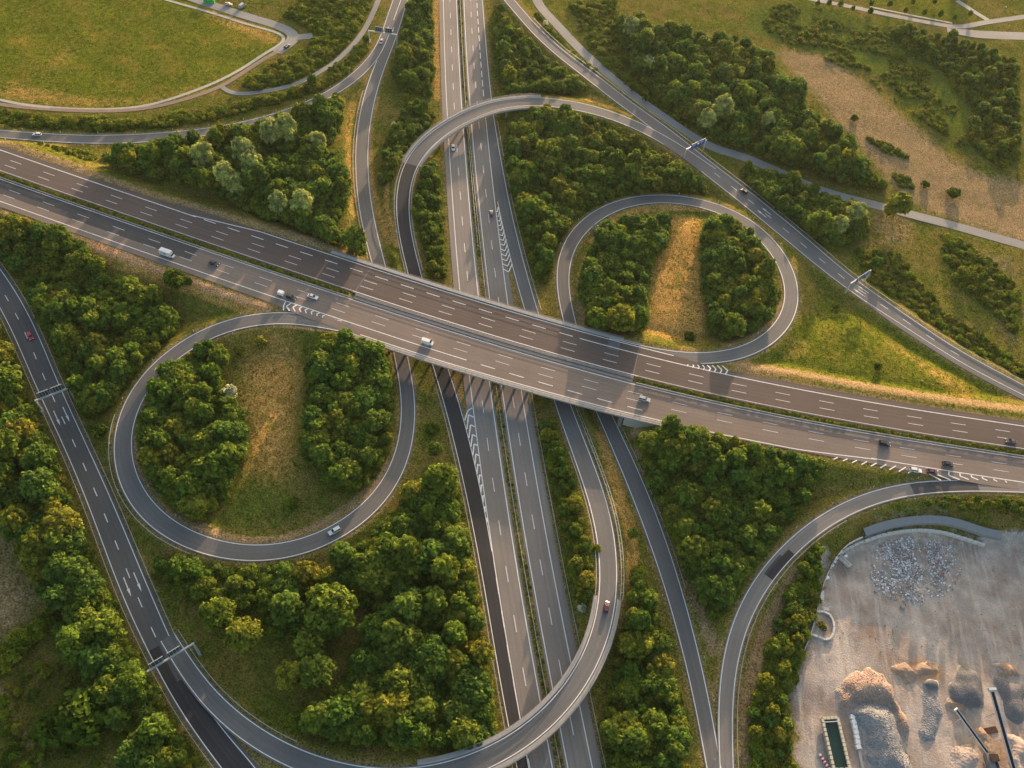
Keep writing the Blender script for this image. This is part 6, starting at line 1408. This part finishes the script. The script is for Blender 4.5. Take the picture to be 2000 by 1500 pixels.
# ------------------------------------------------------------------ rough grass over the meadows
def tuft(name, seed, mat):
    r = np.random.default_rng(seed); V = []; var = []
    for i in range(16):
        a = r.uniform(0, 6.28); R = r.uniform(0, .55); c = np.array([math.cos(a) * R, math.sin(a) * R, 0]); h = r.uniform(.15, .38); t = r.uniform(0, 6.28); w = r.uniform(.10, .2)
        tv = np.array([math.cos(t), math.sin(t), 0]) * w; lean = r.normal(0, .22, 3); lean[2] = h
        V += [c - tv - (0, 0, .1), c + tv - (0, 0, .1), c + tv * .5 + lean, c - tv * .5 + lean]; var += [r.random()] * 4
    me = mesh_np(name, np.array(V), np.arange(64).reshape(-1, 4), mat); at = me.attributes.new('leafv', 'FLOAT', 'POINT'); at.data.foreach_set('value', np.array(var, np.float32)); return me
M['tuft_green'] = leaf_mat('grass_tufts', [(0.10, 0.13, 0.010), (0.16, 0.17, 0.014), (0.13, 0.15, 0.012), (0.20, 0.18, 0.022)], 0.35)
M['tuft_dry'] = leaf_mat('dry_grass_tufts', [(0.28, 0.19, 0.05), (0.36, 0.25, 0.08), (0.24, 0.18, 0.04)], 0.35)
tp = [bpy.data.objects.new('tuft_proto', tuft('grass_tuft', 900 + k, M['tuft_green'] if k < 3 else M['tuft_dry'])) for k in range(5)]
n = 240000; X = RNG.uniform(-330, 330, n); Y = RNG.uniform(40, 620, n)
rd = grid_at(DECKD, X, Y); bare = grid_at(COV['bare'], X, Y) + grid_at(COV['orange'], X, Y) + .8 * grid_at(COV['soil'], X, Y); dry = grid_at(COV['dry'], X, Y); field = grid_at(COV['field'], X, Y)
pn = vnoise(X, Y, 9, 41) * .6 + vnoise(X, Y, 2.7, 42) * .4
okp = grid_at(PATHD, X, Y) > 1.2
zz = height(X, Y); u_, v_ = to_px(np.stack([X, Y, zz], -1))
ok = (rd > 2.6) & (bare < .5) & okp & (RNG.random(n) < (pn * 1.3 - .2) * (1 - .35 * field)) & (u_ > -40) & (u_ < 2040) & (v_ > -40) & (v_ < 1540)
items = [((x, y, z - .02), (s, s, s * RNG.uniform(.6, 1.2)), RNG.uniform(0, 6.28), int(RNG.integers(3, 5)) if RNG.random() < d * .8 + .12 else int(RNG.integers(0, 3))) for x, y, z, s, d in zip(X[ok], Y[ok], zz[ok], RNG.uniform(.35, .95, n)[ok], dry[ok])]
scatter('rough_grass', items, tp, 'rough green and dry grass tufts over the meadows and banks')
print('tufts', len(items))

# ------------------------------------------------------------------ evening haze
hz = bpy.data.materials.new('haze'); hz.use_nodes = True; hn = hz.node_tree; hn.nodes.remove(hn.nodes['Principled BSDF'])
pv = hn.nodes.new('ShaderNodeVolumePrincipled'); pv.inputs['Color'].default_value = (0.93, 0.93, 0.95, 1); pv.inputs['Density'].default_value = 0.00002; pv.inputs['Anisotropy'].default_value = 0.35
hn.links.new(pv.outputs[0], hn.nodes['Material Output'].inputs['Volume'])
ho = MB().box((0, 400, 144), (8400, 9000, 296)).build('haze', hz); tag(ho, 'thin evening haze over the whole place', kind='stuff')
